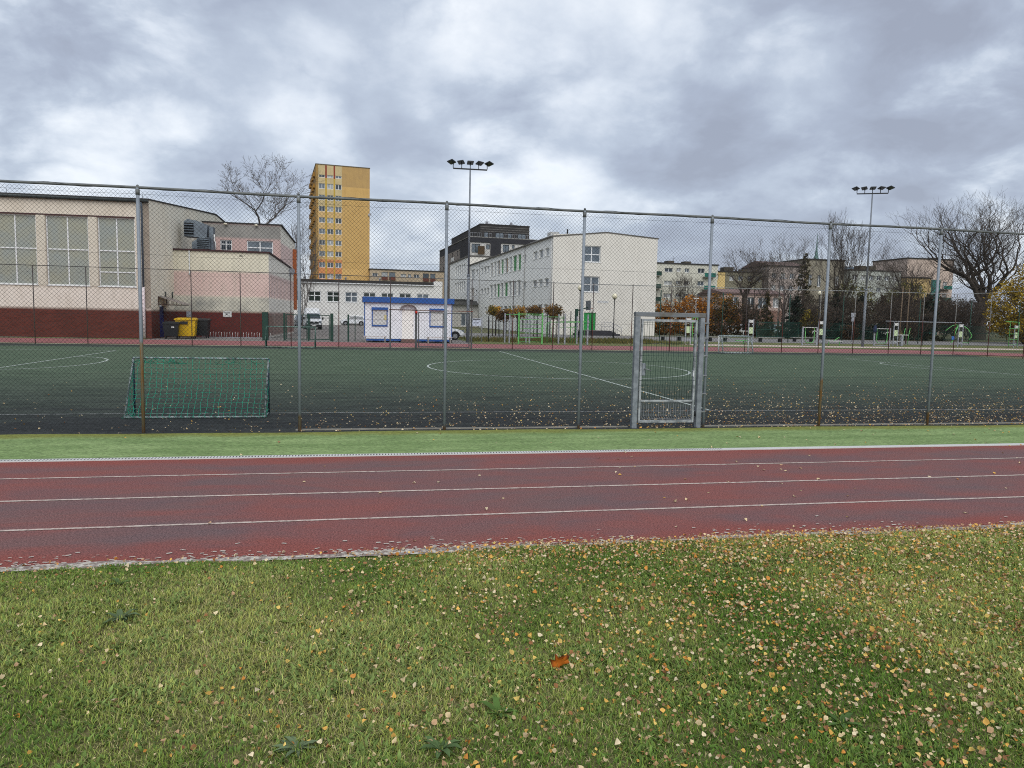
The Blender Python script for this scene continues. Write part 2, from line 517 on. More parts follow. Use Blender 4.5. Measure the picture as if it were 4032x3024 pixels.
# drain channel with slotted grating
t = thing('drain_channel', 'long white kerb channel with slotted grating between red track and green turf', 'drain channel', (0, 10.57, 0))
m = bpy.data.materials.new('white channel concrete'); nt, b = nodes_of(m); p = pos(nt); q = sep(nt, p)
slot = math_n(nt, 'LESS_THAN', math_n(nt, 'FRACT', math_n(nt, 'DIVIDE', math_n(nt, 'ADD', q[0], 50.0), 0.042)), 0.40)
slot = math_n(nt, 'MULTIPLY', slot, math_n(nt, 'LESS_THAN', math_n(nt, 'ABSOLUTE', math_n(nt, 'SUBTRACT', q[1], 10.572)), 0.042))
slot = math_n(nt, 'MULTIPLY', slot, math_n(nt, 'LESS_THAN', q[0], 5.6))
base = mixc(nt, noise(nt, 5, 5, 0.6, p), lin((206, 206, 202)), lin((176, 176, 172)))
nt.links.new(mixc(nt, slot, base, lin((34, 36, 36))), b.inputs['Base Color']); b.inputs['Roughness'].default_value = 0.8
MB().box(-22, 38, -0.07, 0.07, -0.02, 0.012).build('kerb_stone', m, t)

# football pitch: green turf worn to black crumb by the touchlines
m = bpy.data.materials.new('pitch turf'); nt, b = nodes_of(m); p = pos(nt)
v1 = scaled(nt, p, (0.22, 1, 1))
y = sep(nt, p)[1]
n1 = noise(nt, 0.8, 7, 0.65, v1); n2 = ramp(nt, noise(nt, 2.4, 8, 0.7, v1), [(0.32, (0, 0, 0)), (0.68, (1, 1, 1))]); n3 = noise(nt, 26, 4, 0.85, scaled(nt, p, (0.35, 1, 1)))
yy = math_n(nt, 'ADD', y, math_n(nt, 'MULTIPLY', math_n(nt, 'SUBTRACT', n1, 0.5), 5.5))
yy = math_n(nt, 'ADD', yy, math_n(nt, 'MULTIPLY', math_n(nt, 'SUBTRACT', n2, 0.5), 2.5))
dark = ramp(nt, math_n(nt, 'DIVIDE', yy, 50.0), [(14.0 / 50, (1, 1, 1)), (18.0 / 50, (.66, .66, .66)), (26.0 / 50, (.05, .05, .05)), (41.6 / 50, (0, 0, 0)), (43.4 / 50, (.8, .8, .8))])
c = mixc(nt, n2, lin((68, 84, 66)), lin((92, 106, 86)))
c = mixc(nt, dark, c, mixc(nt, n2, lin((42, 44, 45)), lin((60, 63, 62))))
c = mixc(nt, 0.9, c, mixc(nt, ramp(nt, n3, [(0.3, (0, 0, 0)), (0.7, (1, 1, 1))]), (0.08, 0.08, 0.08, 1), (0.92, 0.92, 0.92, 1)), 'OVERLAY')
nt.links.new(c, b.inputs['Base Color']); b.inputs['Roughness'].default_value = 0.95; b.inputs['Specular IOR Level'].default_value = 0.1
bn = N(nt, 'ShaderNodeBump'); bn.inputs['Strength'].default_value = 0.3; bn.inputs['Distance'].default_value = 0.02
nt.links.new(n3, bn.inputs['Height']); nt.links.new(bn.outputs[0], b.inputs['Normal'])
sheet('pitch', [rect(-26, 42, 12.72, 45.35)], -0.009, m)

mark_m = worn_paint('pitch marking paint', (176, 184, 176), (98, 112, 98), 0.46, 0.7, 14)
faint_m = worn_paint('worn pitch marking', (150, 152, 148), (58, 62, 62), 0.42, 0.6, 7)
mb = MB(); Zm = -0.004


def seg(p, q, w, mi=0):
    p = Vector((p[0], p[1], Zm)); q = Vector((q[0], q[1], Zm)); d = (q - p).normalized(); n_ = Vector((-d.y, d.x, 0)) * w / 2
    mb.face([p - n_, q - n_, q + n_, p + n_], mi)


def arc(c, rx, ry, a0, a1, w, k=48, mi=0):
    P = [(c[0] + rx * math.cos(R(a0 + (a1 - a0) * i / k)), c[1] + ry * math.sin(R(a0 + (a1 - a0) * i / k))) for i in range(k + 1)]
    for i in range(k): seg(P[i], P[i + 1], w, mi)


seg((7.78, 15.4), (7.78, 42.4), 0.085)
arc((7.72, 28.85), 5.3, 5.3, 0, 360, 0.085, 72)
seg((-12.0, 18.8), (-12.0, 38.6), 0.085); arc((-12.0, 29.9), 2.1, 3.6, -90, 90, 0.085, 30)
seg((27.9, 18.8), (27.9, 38.3), 0.085); arc((28.0, 31.2), 1.75, 3.6, 90, 270, 0.085, 30)
seg((-20, 38.6), (-12, 38.6), 0.07); seg((28, 38.3), (36, 38.3), 0.07)
seg((-21.5, 15.28), (36.5, 15.28), 0.07, 1); seg((-21.5, 42.5), (36.5, 42.5), 0.07, 1)
seg((-21.5, 15.3), (-21.5, 42.5), 0.07, 1); seg((36.5, 15.3), (36.5, 42.5), 0.07, 1)
tag(mb.build('pitch_line_markings', [mark_m, faint_m]), kind='structure')
# concrete edging under both long fences
edge_m = mat('fence edging', (150, 146, 136), (120, 118, 110), 3, 0.9)
tag(MB().box(-26, 42, 45.35, 45.85, -0.02, 0.0).build('path_edging', mat('far edging', (172, 164, 140), (150, 138, 110), 2, 0.9)), kind='structure')
tag(MB().box(-1.2, 4.90, 13.0, 13.05, -0.01, 0.012).box(6.33, 40, 13.0, 13.05, -0.01, 0.012).build('kerb_edging', edge_m), kind='structure')


# ------------------------------------------------------------------ lawn, grass and leaves
def vnoise(x, y, s, seed):
    r = np.random.default_rng(seed); G = r.random((128, 128))
    u = x * s + 40; v = y * s + 40; i = np.floor(u).astype(int); j = np.floor(v).astype(int); fx = u - i; fy = v - j
    fx = fx * fx * (3 - 2 * fx); fy = fy * fy * (3 - 2 * fy)
    g = lambda a, b_: G[a % 128, b_ % 128]
    return (g(i, j) * (1 - fx) + g(i + 1, j) * fx) * (1 - fy) + (g(i, j + 1) * (1 - fx) + g(i + 1, j + 1) * fx) * fy


def lawn_h(x, y):
    return 0.012 + 0.03 * vnoise(x, y, 0.7, 1) + 0.014 * vnoise(x, y, 2.4, 2) - 0.03 * np.clip((y - 5.6) / 0.5, 0, 1)


soil = mat('lawn soil', (84, 90, 50), (106, 100, 66), 5, 0.95, col3=(50, 52, 32), scale3=25)
gx = np.linspace(-26, 42, 341); gy = np.concatenate([np.linspace(-30, 1, 16), np.linspace(1.2, 6.12, 60)])
X, Y = np.meshgrid(gx, gy); Z = lawn_h(X, Y)
V = np.stack([X, Y, Z], -1).reshape(-1, 3); nx = len(gx)
F = [(j * nx + i, j * nx + i + 1, (j + 1) * nx + i + 1, (j + 1) * nx + i) for j in range(len(gy) - 1) for i in range(nx - 1)]
tag(np_mesh('lawn', V, F, soil, smooth=True), kind='structure')


def L3(c): return np.array(lin(c)[:3])


def xl(y): return -1.59 + (3.43 - y) * 0.44
def xr(y): return 3.01 + (y - 2.66) * 1.05


def blades(n, margin):
    y = RNG.uniform(2.1, 6.13, n) if margin else RNG.uniform(-1, 6.12, n)
    x = RNG.uniform(0, 1, n)
    if margin:
        a = xl(y) - 0.9; b_ = xr(y) + 1.0
        w = (b_ - a); keep = RNG.uniform(0, 1, n) < w / w.max(); y = y[keep]; x = x[keep]
        x = xl(y) - 0.9 + x * (xr(y) + 1.0 - xl(y) + 0.9)
    else: x = -11 + x * 28
    n = len(x)
    pa = vnoise(x, y, 1.1, 3); pb = vnoise(x, y, 3.1, 4); pc = vnoise(x, y, 7.0, 5); pd = vnoise(x, y, 0.45, 8)
    hgt = 0.82 * (0.016 + 0.034 * np.clip(pa * 1.2 - .2, 0, 1) * pb + 0.022 * pc) * RNG.uniform(0.55, 1.5, n)
    kind = RNG.uniform(0, 1, n)
    broad = kind < 0.07 + 0.16 * (pb > .62)
    straw = (~broad) & (kind > 0.88 - 0.42 * np.clip(pa * 1.3 - 0.35, 0, 1) * (1 - np.clip((x + 1) / 6, 0, .8)))
    w = np.where(broad, RNG.uniform(.003, .0065, n), RNG.uniform(.0009, .0022, n))
    hgt = np.where(broad, hgt * 0.8 + .012, hgt)
    hgt = hgt * (1 - .45 * np.clip((y - 5.85) / .2, 0, 1)); hgt = np.where((y > 6.09) & (pc < .55), .004, hgt)
    th = RNG.uniform(0, 2 * np.pi, n); lean = np.where(straw, RNG.uniform(0.9, 2.4, n), RNG.uniform(0.2, 1.6, n))
    lean = np.where(broad, RNG.uniform(.8, 2.2, n), lean)
    dx, dy = np.cos(th), np.sin(th); sx, sy = -dy * w, dx * w
    L_ = hgt * 1.25; up = L_ / np.sqrt(1 + lean ** 2); out = up * lean
    z0 = lawn_h(x, y) - .003
    V = np.zeros((n, 5, 3))
    V[:, 0] = np.stack([x - sx, y - sy, z0], -1); V[:, 1] = np.stack([x + sx, y + sy, z0], -1)
    k = np.where(broad, 1.5, 0.9)
    mx, my, mz = x + dx * out * .42, y + dy * out * .42, z0 + up * .68
    V[:, 2] = np.stack([mx + sx * k, my + sy * k, mz], -1); V[:, 3] = np.stack([mx - sx * k, my - sy * k, mz], -1)
    V[:, 4] = np.stack([x + dx * out, y + dy * out, z0 + up], -1)
    base = np.arange(n)[:, None] * 5
    F = np.concatenate([base + np.array([[0, 1, 2]]), base + np.array([[0, 2, 3]]), base + np.array([[3, 2, 4]])], 0)
    t1 = np.clip((pa - .5) * 1.1 + (pd - .5) * 1.0 + (pb - .5) * .5 + .5 - .03 * (x - 1.5) + RNG.normal(0, .11, n), 0, 1)[:, None]
    c = L3((104, 142, 50)) * (1 - t1) + L3((192, 198, 108)) * t1
    dk = (RNG.uniform(0, 1, n) < .3)[:, None]
    c = np.where(dk, c * .78, c)
    c = np.where(straw[:, None], L3((206, 196, 138)) * RNG.uniform(.6, 1.05, (n, 1)), c)
    c = np.where(broad[:, None], (L3((92, 124, 52)) * (1 - t1) + L3((130, 150, 84)) * t1) * RNG.uniform(.7, 1.15, (n, 1)), c)
    c = c * RNG.uniform(.62, 1.32, (n, 1))
    C = np.repeat(c[:, None, :], 5, 1); C[:, :2] *= .55; C[:, 4] *= 1.2  # blade bases darkened: self-shading of the grass put into the tint
    return V.reshape(-1, 3), F, C.reshape(-1, 3)


V1, F1, C1 = blades(560000, True); V2, F2, C2 = blades(90000, False)
# longer blades straggling over the kerb
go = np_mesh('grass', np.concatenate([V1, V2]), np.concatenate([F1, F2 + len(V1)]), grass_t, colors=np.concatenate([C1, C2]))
tag(go, 'short green autumn lawn grass in front of the track', 'grass', kind='stuff')

PAL = [L3(c) for c in ((228, 204, 160), (234, 184, 96), (164, 116, 78), (208, 170, 132), (238, 204, 116), (188, 150, 112), (234, 216, 180), (220, 150, 72))]


def leaves(x, y, z, size, flat, warm):
    n = len(x)
    out = np.array([[0, 0], [.30, .42], [.62, .36], [1, 0], [.62, -.36], [.30, -.42], [.48, 0]])
    fold = np.array([0, .5, .45, 0.1, .45, .5, 0])
    th = RNG.uniform(0, 2 * np.pi, n); fo = RNG.uniform(-.6, 1.1, n); ti = RNG.normal(0, flat, n); ro = RNG.normal(0, flat, n); cu = RNG.normal(0.2, .6, n)
    V = np.zeros((n, 7, 3))
    for k in range(7):
        a = (out[k, 0] - .5) * size; b_ = out[k, 1] * size * .95
        h_ = fold[k] * fo * size * .5 + cu * size * (out[k, 0] - .5) ** 2 * 2
        a2 = a * np.cos(ti) - h_ * np.sin(ti); h2 = a * np.sin(ti) + h_ * np.cos(ti)
        b2 = b_ * np.cos(ro) - h2 * np.sin(ro); h3 = b_ * np.sin(ro) + h2 * np.cos(ro)
        V[:, k, 0] = x + a2 * np.cos(th) - b2 * np.sin(th); V[:, k, 1] = y + a2 * np.sin(th) + b2 * np.cos(th); V[:, k, 2] = h3
    V[:, :, 2] += (z - V[:, :, 2].min(1))[:, None]
    base = np.arange(n)[:, None] * 7
    F = np.concatenate([base + np.array([[i, (i + 1) % 6, 6]]) for i in range(6)], 0)
    pr = np.array([.24, .15, .13, .16, .07, .09, .1, .06]) if not warm else np.array([.34, .1, .06, .12, .05, .05, .26, .02])
    ci = RNG.choice(8, n, p=pr)
    c = np.array(PAL)[ci] * RNG.uniform(.62, 1.12, (n, 1))
    C = np.repeat(c[:, None, :], 7, 1); C[:, 6] *= .8; C[:, 3] *= .85
    return V.reshape(-1, 3), F, C.reshape(-1, 3)


# on the lawn: thin on the left, thick towards the right and along the kerb
n = 120000
x = RNG.uniform(-6, 12, n); y = RNG.uniform(1.5, 6.2, n)
d = np.clip(0.09 + 1.35 * np.clip((x + 1.0) / 5.6, 0, 1) ** 1.1, 0, 1.15) * (0.55 + .75 * vnoise(x, y, 2.6, 6) ** 1.5) * (0.75 + .9 * np.clip((y - 5.3) / .8, 0, 1))
d *= np.where(y < 3.6, .75, 1)
k = RNG.uniform(0, 1, n) < d; x, y = x[k], y[k]
A = leaves(x, y, lawn_h(x, y) + RNG.uniform(.004, .034, len(x)), RNG.choice([1, 1, .8, .6, 1.3], len(x)) * RNG.uniform(.014, .031, len(x)), .5, False)
# on the pitch: blown against the near touchline, more on the right
n = 13000
x = RNG.uniform(-9, 22, n); y = 12.85 + RNG.exponential(2.6, n)
k = (RNG.uniform(0, 1, n) < np.clip(.05 + .055 * np.clip(x + 4, 0, 18), 0, 1)) & (y < 40)
x, y = x[k], y[k]
B = leaves(x, y, np.full(len(x), -0.008), RNG.uniform(.018, .046, len(x)), .35, True)
# a few on the track and the green strip
n = 420
x = RNG.uniform(-7, 14, n); y = RNG.uniform(6.25, 12.8, n); k = RNG.uniform(0, 1, n) < np.clip(.06 + .07 * (x + 2), .05, 1); x, y = x[k], y[k]
Cc = leaves(x, y, np.where(y > 10.4, .0, .002), RNG.uniform(.03, .055, len(x)), .2, True)
o1, o2 = len(A[0]), len(A[0]) + len(B[0])
lv = np_mesh('fallen_leaves', np.concatenate([A[0], B[0], Cc[0]]), np.concatenate([A[1], B[1] + o1, Cc[1] + o2]), litter_t, colors=np.concatenate([A[2], B[2], Cc[2]]))
tag(lv, 'tan and yellow fallen leaves scattered on lawn, track and pitch', 'leaf litter', kind='stuff')


# the one large burnt-orange leaf standing in the grass
def big_leaf():
    prof = [(0, 0), (.035, .012), (.062, .03), (.055, .055), (.07, .085), (.048, .078), (.042, .112), (.024, .086), (.010, .128), (-.012, .094), (-.03, .118), (-.036, .08), (-.06, .07), (-.046, .045), (-.05, .02), (-.02, .006)]
    V, C = [], []
    ctr = (0.0, .05)
    V.append((ctr[0], 0.012, ctr[1])); C.append(L3((206, 120, 40)))
    for i, (a, b_) in enumerate(prof):
        for f_ in (0.6, 1.0):
            aa = ctr[0] + (a - ctr[0]) * f_; bb = ctr[1] + (b_ - ctr[1]) * f_
            V.append((aa, .05 * (aa / .06) ** 2 * .5 - bb * .35 + .02 * math.sin(i * 2.1) * f_, bb * .85))
            edge = f_ > .9 and (b_ > .07 or a < -.03)
            C.append(L3((84, 40, 28)) if edge else L3((214, 124, 44)) if i % 2 else L3((196, 104, 34)))
    n_ = len(prof); F = []
    for i in range(n_):
        j = (i + 1) % n_
        F += [(0, 1 + 2 * i, 1 + 2 * j), (1 + 2 * i, 2 + 2 * i, 2 + 2 * j), (1 + 2 * i, 2 + 2 * j, 1 + 2 * j)]
    o = np_mesh('fallen_leaf', V, F, litter_t, colors=np.array(C))
    o.location = (1.09, 3.86, lawn_h(np.array([1.09]), np.array([3.86]))[0] + .012)
    return tag(o, 'large curled burnt orange leaf with dark edges standing in the grass', 'leaf')


big_leaf()


def weed(x, y, n, ln, label, hue):
    V, F, C = [], [], []
    for i in range(n):
        th = i * 2.4 + random.uniform(-.3, .3); l = ln * .85 * random.uniform(.5, 1.15); rise = random.uniform(.15, .8); w = l * random.uniform(.09, .16)
        b0 = len(V); c = L3(hue) * random.uniform(.75, 1.2)
        for s_, ww, zz in ((0.05, .25, 0), (.35, 1, .55), (.7, .8, .8), (1, .06, .62)):
            cx, cy = math.cos(th) * l * s_, math.sin(th) * l * s_; sx, sy = -math.sin(th) * w * ww, math.cos(th) * w * ww
            z = zz * rise * l * .6
            V += [(cx - sx, cy - sy, z + .006), (cx, cy, z), (cx + sx, cy + sy, z + .006)]; C += [c * (.7 + .4 * s_)] * 3
        for r_ in range(3):
            for q_ in range(2):
                a = b0 + r_ * 3 + q_
                F.append((a, a + 1, a + 4, a + 3))
    o = np_mesh('weed_plant', V, F, leaf_t, colors=np.array(C), smooth=True)
    o.location = (x, y, lawn_h(np.array([x]), np.array([y]))[0] + .004)
    tag(o, label, 'weed', 'weeds growing in the lawn')


weed(-1.55, 4.92, 17, .15, 'wide grey green weed rosette on the left side of the lawn', (98, 116, 82))
weed(0.66, 3.44, 15, .13, 'bright green weed rosette below the large orange leaf', (92, 122, 60))
weed(0.34, 3.17, 16, .12, 'dusty green weed rosette at the bottom edge of the lawn, beside a paler one', (92, 116, 72))
weed(-0.30, 3.28, 15, .13, 'pale blue green weed rosette at the bottom edge, further left of the pair', (108, 124, 92))
weed(1.34, 3.98, 9, .11, 'upright dark green weed just right of the large orange leaf', (84, 112, 60))
weed(-0.45, 4.70, 12, .11, 'yellow green weed clump among thin grass in the left half of the lawn', (112, 132, 62))
weed(2.35, 3.08, 10, .12, 'long leaved green weed at the bottom right among many fallen leaves', (88, 116, 62))
weed(-1.75, 5.55, 10, .10, 'small weed rosette near the kerb at far left of the lawn', (94, 118, 70))
# ------------------------------------------------------------------ chain link fences
def diamond(x0, x1, z0, z1, p, r, P, jit=0.0):
    """two families of straight diagonal wires clipped to a rectangle; P maps (u, z, offset) to a point"""
    V = []; F = []

    def wire(a, b, off):
        a = Vector(P(a[0], a[1], off)); b = Vector(P(b[0], b[1], off)); d = (b - a)
        if d.length < 0.01: return
        d.normalize(); s = d.orthogonal().normalized() * r; t = d.cross(s).normalized() * r
        n = len(V)
        for c in (a, b):
            V.extend([c + s, c - s * .5 + t * .87, c - s * .5 - t * .87])
        for k in range(3):
            F.append((n + k, n + (k + 1) % 3, n + 3 + (k + 1) % 3, n + 3 + k))
    H = z1 - z0
    k0 = math.floor((x0 - H) / p); k1 = math.ceil((x1 + H) / p)
    for k in range(k0, k1 + 1):
        c = k * p + random.uniform(-jit, jit)
        # falling to the right from the top edge: x = c + (z1 - z)
        a = max(0.0, x0 - c); b_ = min(H, x1 - c)
        if b_ - a > 0.01: wire((c + a, z1 - a), (c + b_, z1 - b_), r * 1.1)
        a = max(0.0, c - x1); b_ = min(H, c - x0)
        if b_ - a > 0.01: wire((c - a, z1 - a), (c - b_, z1 - b_), -r * 1.1)
    return V, F


NF = 12.92
fence = thing('chain_link_fence', 'tall grey chain link fence running the whole width between green turf strip and pitch', 'fence', (0, NF, 0))
PX = [-3.629 + 2.507 * i for i in range(-3, 10)]
pm = {3: 0, 4: 1, 5: 2, 6: 2, 7: 2, 8: 3, 9: 1}
PX[7] = 6.405
for i, x in enumerate(PX):
    mb = MB()
    lean = 0.004 * math.sin(i * 2.3)
    mb.tube((x, 0, -.05), (x + lean, 0, 3.99), 0.0275, n=10)
    po = mb.build('post', post_mats[pm.get(i, 1)], fence)
    mb = MB(); mb.tube((x + lean, 0, 3.88), (x + lean, 0, 3.965), 0.033, n=10); mb.sphere((x + lean, 0, 4.02), .022, 8)
    mb.build('cap', rail_m, po)
mb = MB()
xs = np.arange(PX[0] - .3, PX[-1] + .4, 0.6)
pts = [(x, 0.0, 3.99 + 0.006 * math.sin(x * 1.3)) for x in xs]
mb.path(pts, 0.023, 9)
rl = mb.build('top_rail', rail_m, fence)
mb = MB()
for i in range(len(PX) - 1):
    x0, x1 = PX[i] + .15, PX[i + 1] - .3
    k = 16
    mb.path([(x0 + (x1 - x0) * j / k, .024 * math.cos(j * .75 + i), 3.991 + .025 * math.sin(j * .75 + i)) for j in range(k + 1)], 0.003, 5)
mb.build('binding_wire', wire_m, rl)


def bay(x0, x1, z0, z1=3.955):
    V, F = diamond(x0, x1, z0, z1, 0.0678, 0.0020, lambda u, z, o: (u, 0.034 + o, z), 0.0012)
    np_mesh('wire_mesh', V, F, wire_m, fence)


for i in range(len(PX) - 1):
    x0, x1 = PX[i] + .004, PX[i + 1] - .004
    if i == 6:
        bay(x0, 4.925, 0.03); bay(4.933, x1, 2.17)
    else: bay(x0, x1, 0.03)
for z in (0.14, 0.98, 1.96, 2.94, 3.90):
    mb = MB()
    for i in range(len(PX) - 1):
        x0, x1 = PX[i], PX[i + 1]
        if i == 6 and z < 2.1: x1 = 4.93
        if i == 7 and z < 2.1: mb.build('tension_wire', wire_m, fence); mb = MB()
        sag = random.uniform(.005, .03)
        mb.path([(x0 + (x1 - x0) * k / 8, .038, z - sag * 4 * (k / 8) * (1 - k / 8)) for k in range(9)], 0.0022, 4)
    mb.build('tension_wire', wire_m, fence)

# ------------------------------------------------------------------ the gate in it
peel = mat('peeling white gate paint', (160, 164, 166), (112, 117, 119), 7, 0.6, lo=0.42, hi=0.6)
mesh_g = mat('dark green wire panel', (26, 50, 46), (32, 58, 50), 10, 0.55)
gate = thing('fence_gate', 'closed grey steel gate with green wire panel in the tall near fence', 'gate', (0, NF, 0))
MB().rbox(4.932, 5.03, -.05, .05, -.02, 2.10, .008).build('gate_post', galv, gate)
MB().rbox(6.235, 6.333, -.05, .05, -.02, 2.10, .008).build('gate_post', galv, gate)
lin_m = mat('lintel steel', (112, 117, 121), (92, 82, 62), 2.2, 0.6, metal=0.2, lo=.52, hi=.7)
MB().rbox(4.928, 6.345, -.055, .055, 2.102, 2.185, .008).build('lintel', lin_m, gate)
lf = MB()
lf.rbox(5.06, 5.10, -.03, .03, .09, 2.06, .006); lf.rbox(6.15, 6.19, -.03, .03, .09, 2.06, .006)
lf.box(5.105, 6.145, -.028, .028, 2.012, 2.058); lf.box(5.105, 6.145, -.028, .028, .092, .138); lf.box(5.105, 6.145, -.024, .024, .495, .525)
leaf = lf.build('gate_leaf', peel, gate)
mb = MB()
prof = [(2.01, 0), (1.97, .0), (1.37, 0), (1.31, -.03), (1.26, 0), (.90, 0), (.85, -.03), (.80, 0), (.53, 0)]
k = 0
x = 5.125
while x < 6.14:
    mb.path([(x, -.02 + dy, z) for z, dy in prof], .0036, 4); x += .05
for z, dy in ((1.99, 0), (1.95, 0), (1.37, -.004), (1.26, -.004), (1.08, 0), (.90, -.004), (.80, -.004), (.60, 0), (1.60, 0), (1.74, 0)):
    mb.tube((5.06, -.026 + dy, z), (6.19, -.026 + dy, z), .004, n=4)
mb.build('wire_panel', mesh_g, leaf)
mb = MB(); x = 5.125
while x < 6.14:
    mb.path([(x, 0, .50), (x, 0, .22), (x + .012, -.05, .18), (x + .012, -.05, .15)], .0028, 4); x += .05
for z in (.47, .235, .17): mb.tube((5.10, 0 if z > .2 else -.05, z), (6.15, 0 if z > .2 else -.05, z), .003, n=4)
mb.build('kick_panel', steel_m, leaf)
lock = MB().rbox(5.10, 5.165, -.045, .04, .99, 1.22, .008).build('lock_box', galv, leaf)
MB().path([(5.14, -.05, 1.12), (5.14, -.10, 1.12), (5.17, -.11, 1.12), (5.25, -.11, 1.09)], .009, 6).build('handle', steel_m, lock)
for z in (1.78, .26):
    MB().tube((6.215, -.02, z - .05), (6.215, -.02, z + .05), .014, n=8).box(6.19, 6.24, -.03, -.01, z - .018, z + .018).build('hinge', black_m, gate)
MB().box(6.135, 6.15, -.05, .03, .98, 1.09).build('stop_plate', car_white, leaf)
for z in (.30, .65, 1.0, 1.38, 1.72, 2.0):
    MB().box(6.32, 6.42, -.045, -.01, z - .012, z + .012).tube((6.33, -.05, z), (6.33, .05, z), .008, n=6).build('clamp', steel_m, gate)

# ------------------------------------------------------------------ far fence round the other side of the pitch
FF = 45.2
ff = thing('chain_link_fence', 'far chain link fence with rusty red posts along the opposite touchline', 'fence', (0, 0, 0))
FX = [-26.2, -23.5, -20.9, -18.2, -15.5, -12.75, -9.95, -7.25, -4.4, -1.62, 1.45]
FX2 = [6.47, 9.1, 11.72, 14.38, 17.05, 19.75, 22.45, 25.2, 27.95, 30.75, 33.45, 36.3, 38.95, 41.65]
pts_f = []


def fpost(x, y, m, h=4.33, r=.026):
    MB().tube((x, y, -.05), (x, y, h), r, n=7).build('post', m, ff)


for x in FX: fpost(x, FF, far_olive if x < -5 and x > -19 else far_brown)
for x in FX2: fpost(x, FF, far_brown if x < 29 else far_grey)
side = [(42.95, 43.55), (42.95, 40.7), (42.95, 37.9), (42.95, 35.2), (42.95, 32.5), (42.95, 29.8), (42.95, 27.1), (42.95, 24.4), (42.95, 21.7), (42.95, 19.0), (42.95, 16.0), (42.95, 12.92)]
for x, y in side: fpost(x, y, far_grey, 4.4)
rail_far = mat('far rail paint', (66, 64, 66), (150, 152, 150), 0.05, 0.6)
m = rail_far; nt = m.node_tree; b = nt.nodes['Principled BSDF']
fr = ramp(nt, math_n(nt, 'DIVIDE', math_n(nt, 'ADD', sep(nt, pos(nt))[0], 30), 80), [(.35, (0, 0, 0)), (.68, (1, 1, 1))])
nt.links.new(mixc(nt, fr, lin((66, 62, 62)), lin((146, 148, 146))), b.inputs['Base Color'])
mb = MB()
mb.path([(-26.2, FF, 4.34), (-15, FF, 4.35), (-4, FF, 4.33), (6, FF, 4.30), (14, FF, 4.25), (21, FF, 4.27), (33, FF, 4.33), (41.65, FF, 4.36), (42.95, 43.55, 4.42), (42.95, 40.7, 4.5), (42.95, 12.92, 4.4)], .02, 6)
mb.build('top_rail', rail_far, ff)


def fbay(a, b_, z0, z1=4.3):
    a = Vector((a[0], a[1], 0)); b_ = Vector((b_[0], b_[1], 0)); L_ = (b_ - a).length; d = (b_ - a) / L_; n_ = Vector((-d.y, d.x, 0))
    V, F = diamond(0.01, L_ - .01, z0, z1, 0.075, 0.0013, lambda u, z, o: a + d * u + n_ * (o + .03) + Vector((0, 0, z)))
    np_mesh('wire_mesh', V, F, far_wire_m, ff)


for A_ in (FX, FX2):
    for i in range(len(A_) - 1): fbay((A_[i], FF), (A_[i + 1], FF), .02)
fbay((1.45, FF), (6.47, FF), 2.36)
ch = [(41.65, FF)] + side
for i in range(len(ch) - 1): fbay(ch[i], ch[i + 1], .02)
for z in (.9, 2.0, 3.2, 4.0):
    mb = MB(); P_ = [(x, FF - .03, z - .03 * math.sin(x)) for x in np.arange(-26, 1.4, .9)]
    mb.path(P_, .0028, 4); mb.build('tension_wire', far_wire_m, ff); mb = MB()
    P_ = [(x, FF - .03, z - .03 * math.sin(x * .8)) for x in np.arange(6.5, 41.6, .9)]
    mb.path(P_, .0028, 4)
    mb.build('tension_wire', far_wire_m, ff)

# double gate frame in the far fence, in front of the kiosk
gt = thing('fence_gate', 'rust topped double gate frame in the far fence before the blue roofed kiosk', 'gate', (0, FF - .02, 0))
far_steel = mat('dull far gate steel', (92, 94, 94), (66, 66, 66), 3, 0.7)
for x, w in ((1.45, .09), (3.02, .14), (6.47, .09)):
    MB().rbox(x - w / 2, x + w / 2, -.06, .04, 0, 2.30, .01).build('gate_post', far_steel, gt)
MB().box(1.38, 3.10, -.065, .045, 2.302, 2.36).build('lintel', rust_m, gt)
lt = mat('lintel half rust', (120, 118, 110), (110, 60, 46), 0.4, 0.8)
MB().box(3.102, 6.54, -.065, .045, 2.302, 2.35).build('lintel', lt, gt)
for x0, x1 in ((3.14, 4.72), (4.78, 6.36)):
    mb = MB()
    mb.box(x0, x0 + .06, -.02, .02, .06, 2.22).box(x1 - .06, x1, -.02, .02, .06, 2.22).box(x0 + .06, x1 - .06, -.02, .02, 2.16, 2.22).box(x0 + .06, x1 - .06, -.02, .02, .06, .12)
    l_ = mb.build('gate_leaf', far_steel, gt)
    mb = MB(); x = x0 + .1
    while x < x1 - .08:
        mb.tube((x, 0, .1), (x, 0, 2.18), .004, n=4); x += .1
    mb.build('wire_panel', far_wire_m, l_)
MB().sphere((3.02, -.1, 2.2), .09, 8).build('warning_disc', mat('red disc', (190, 48, 34), (170, 44, 34), 3, .5), gt)

# ------------------------------------------------------------------ goals
goal_w = mat('chipped goal paint', (160, 170, 170), (64, 80, 78), 14, 0.6, lo=0.40, hi=0.62)
goal_b = mat('dark blue chipped post', (28, 44, 78), (36, 40, 48), 5, 0.6)
net_m = mat('green net cord', (44, 168, 136), (34, 140, 114), 5, 0.8)


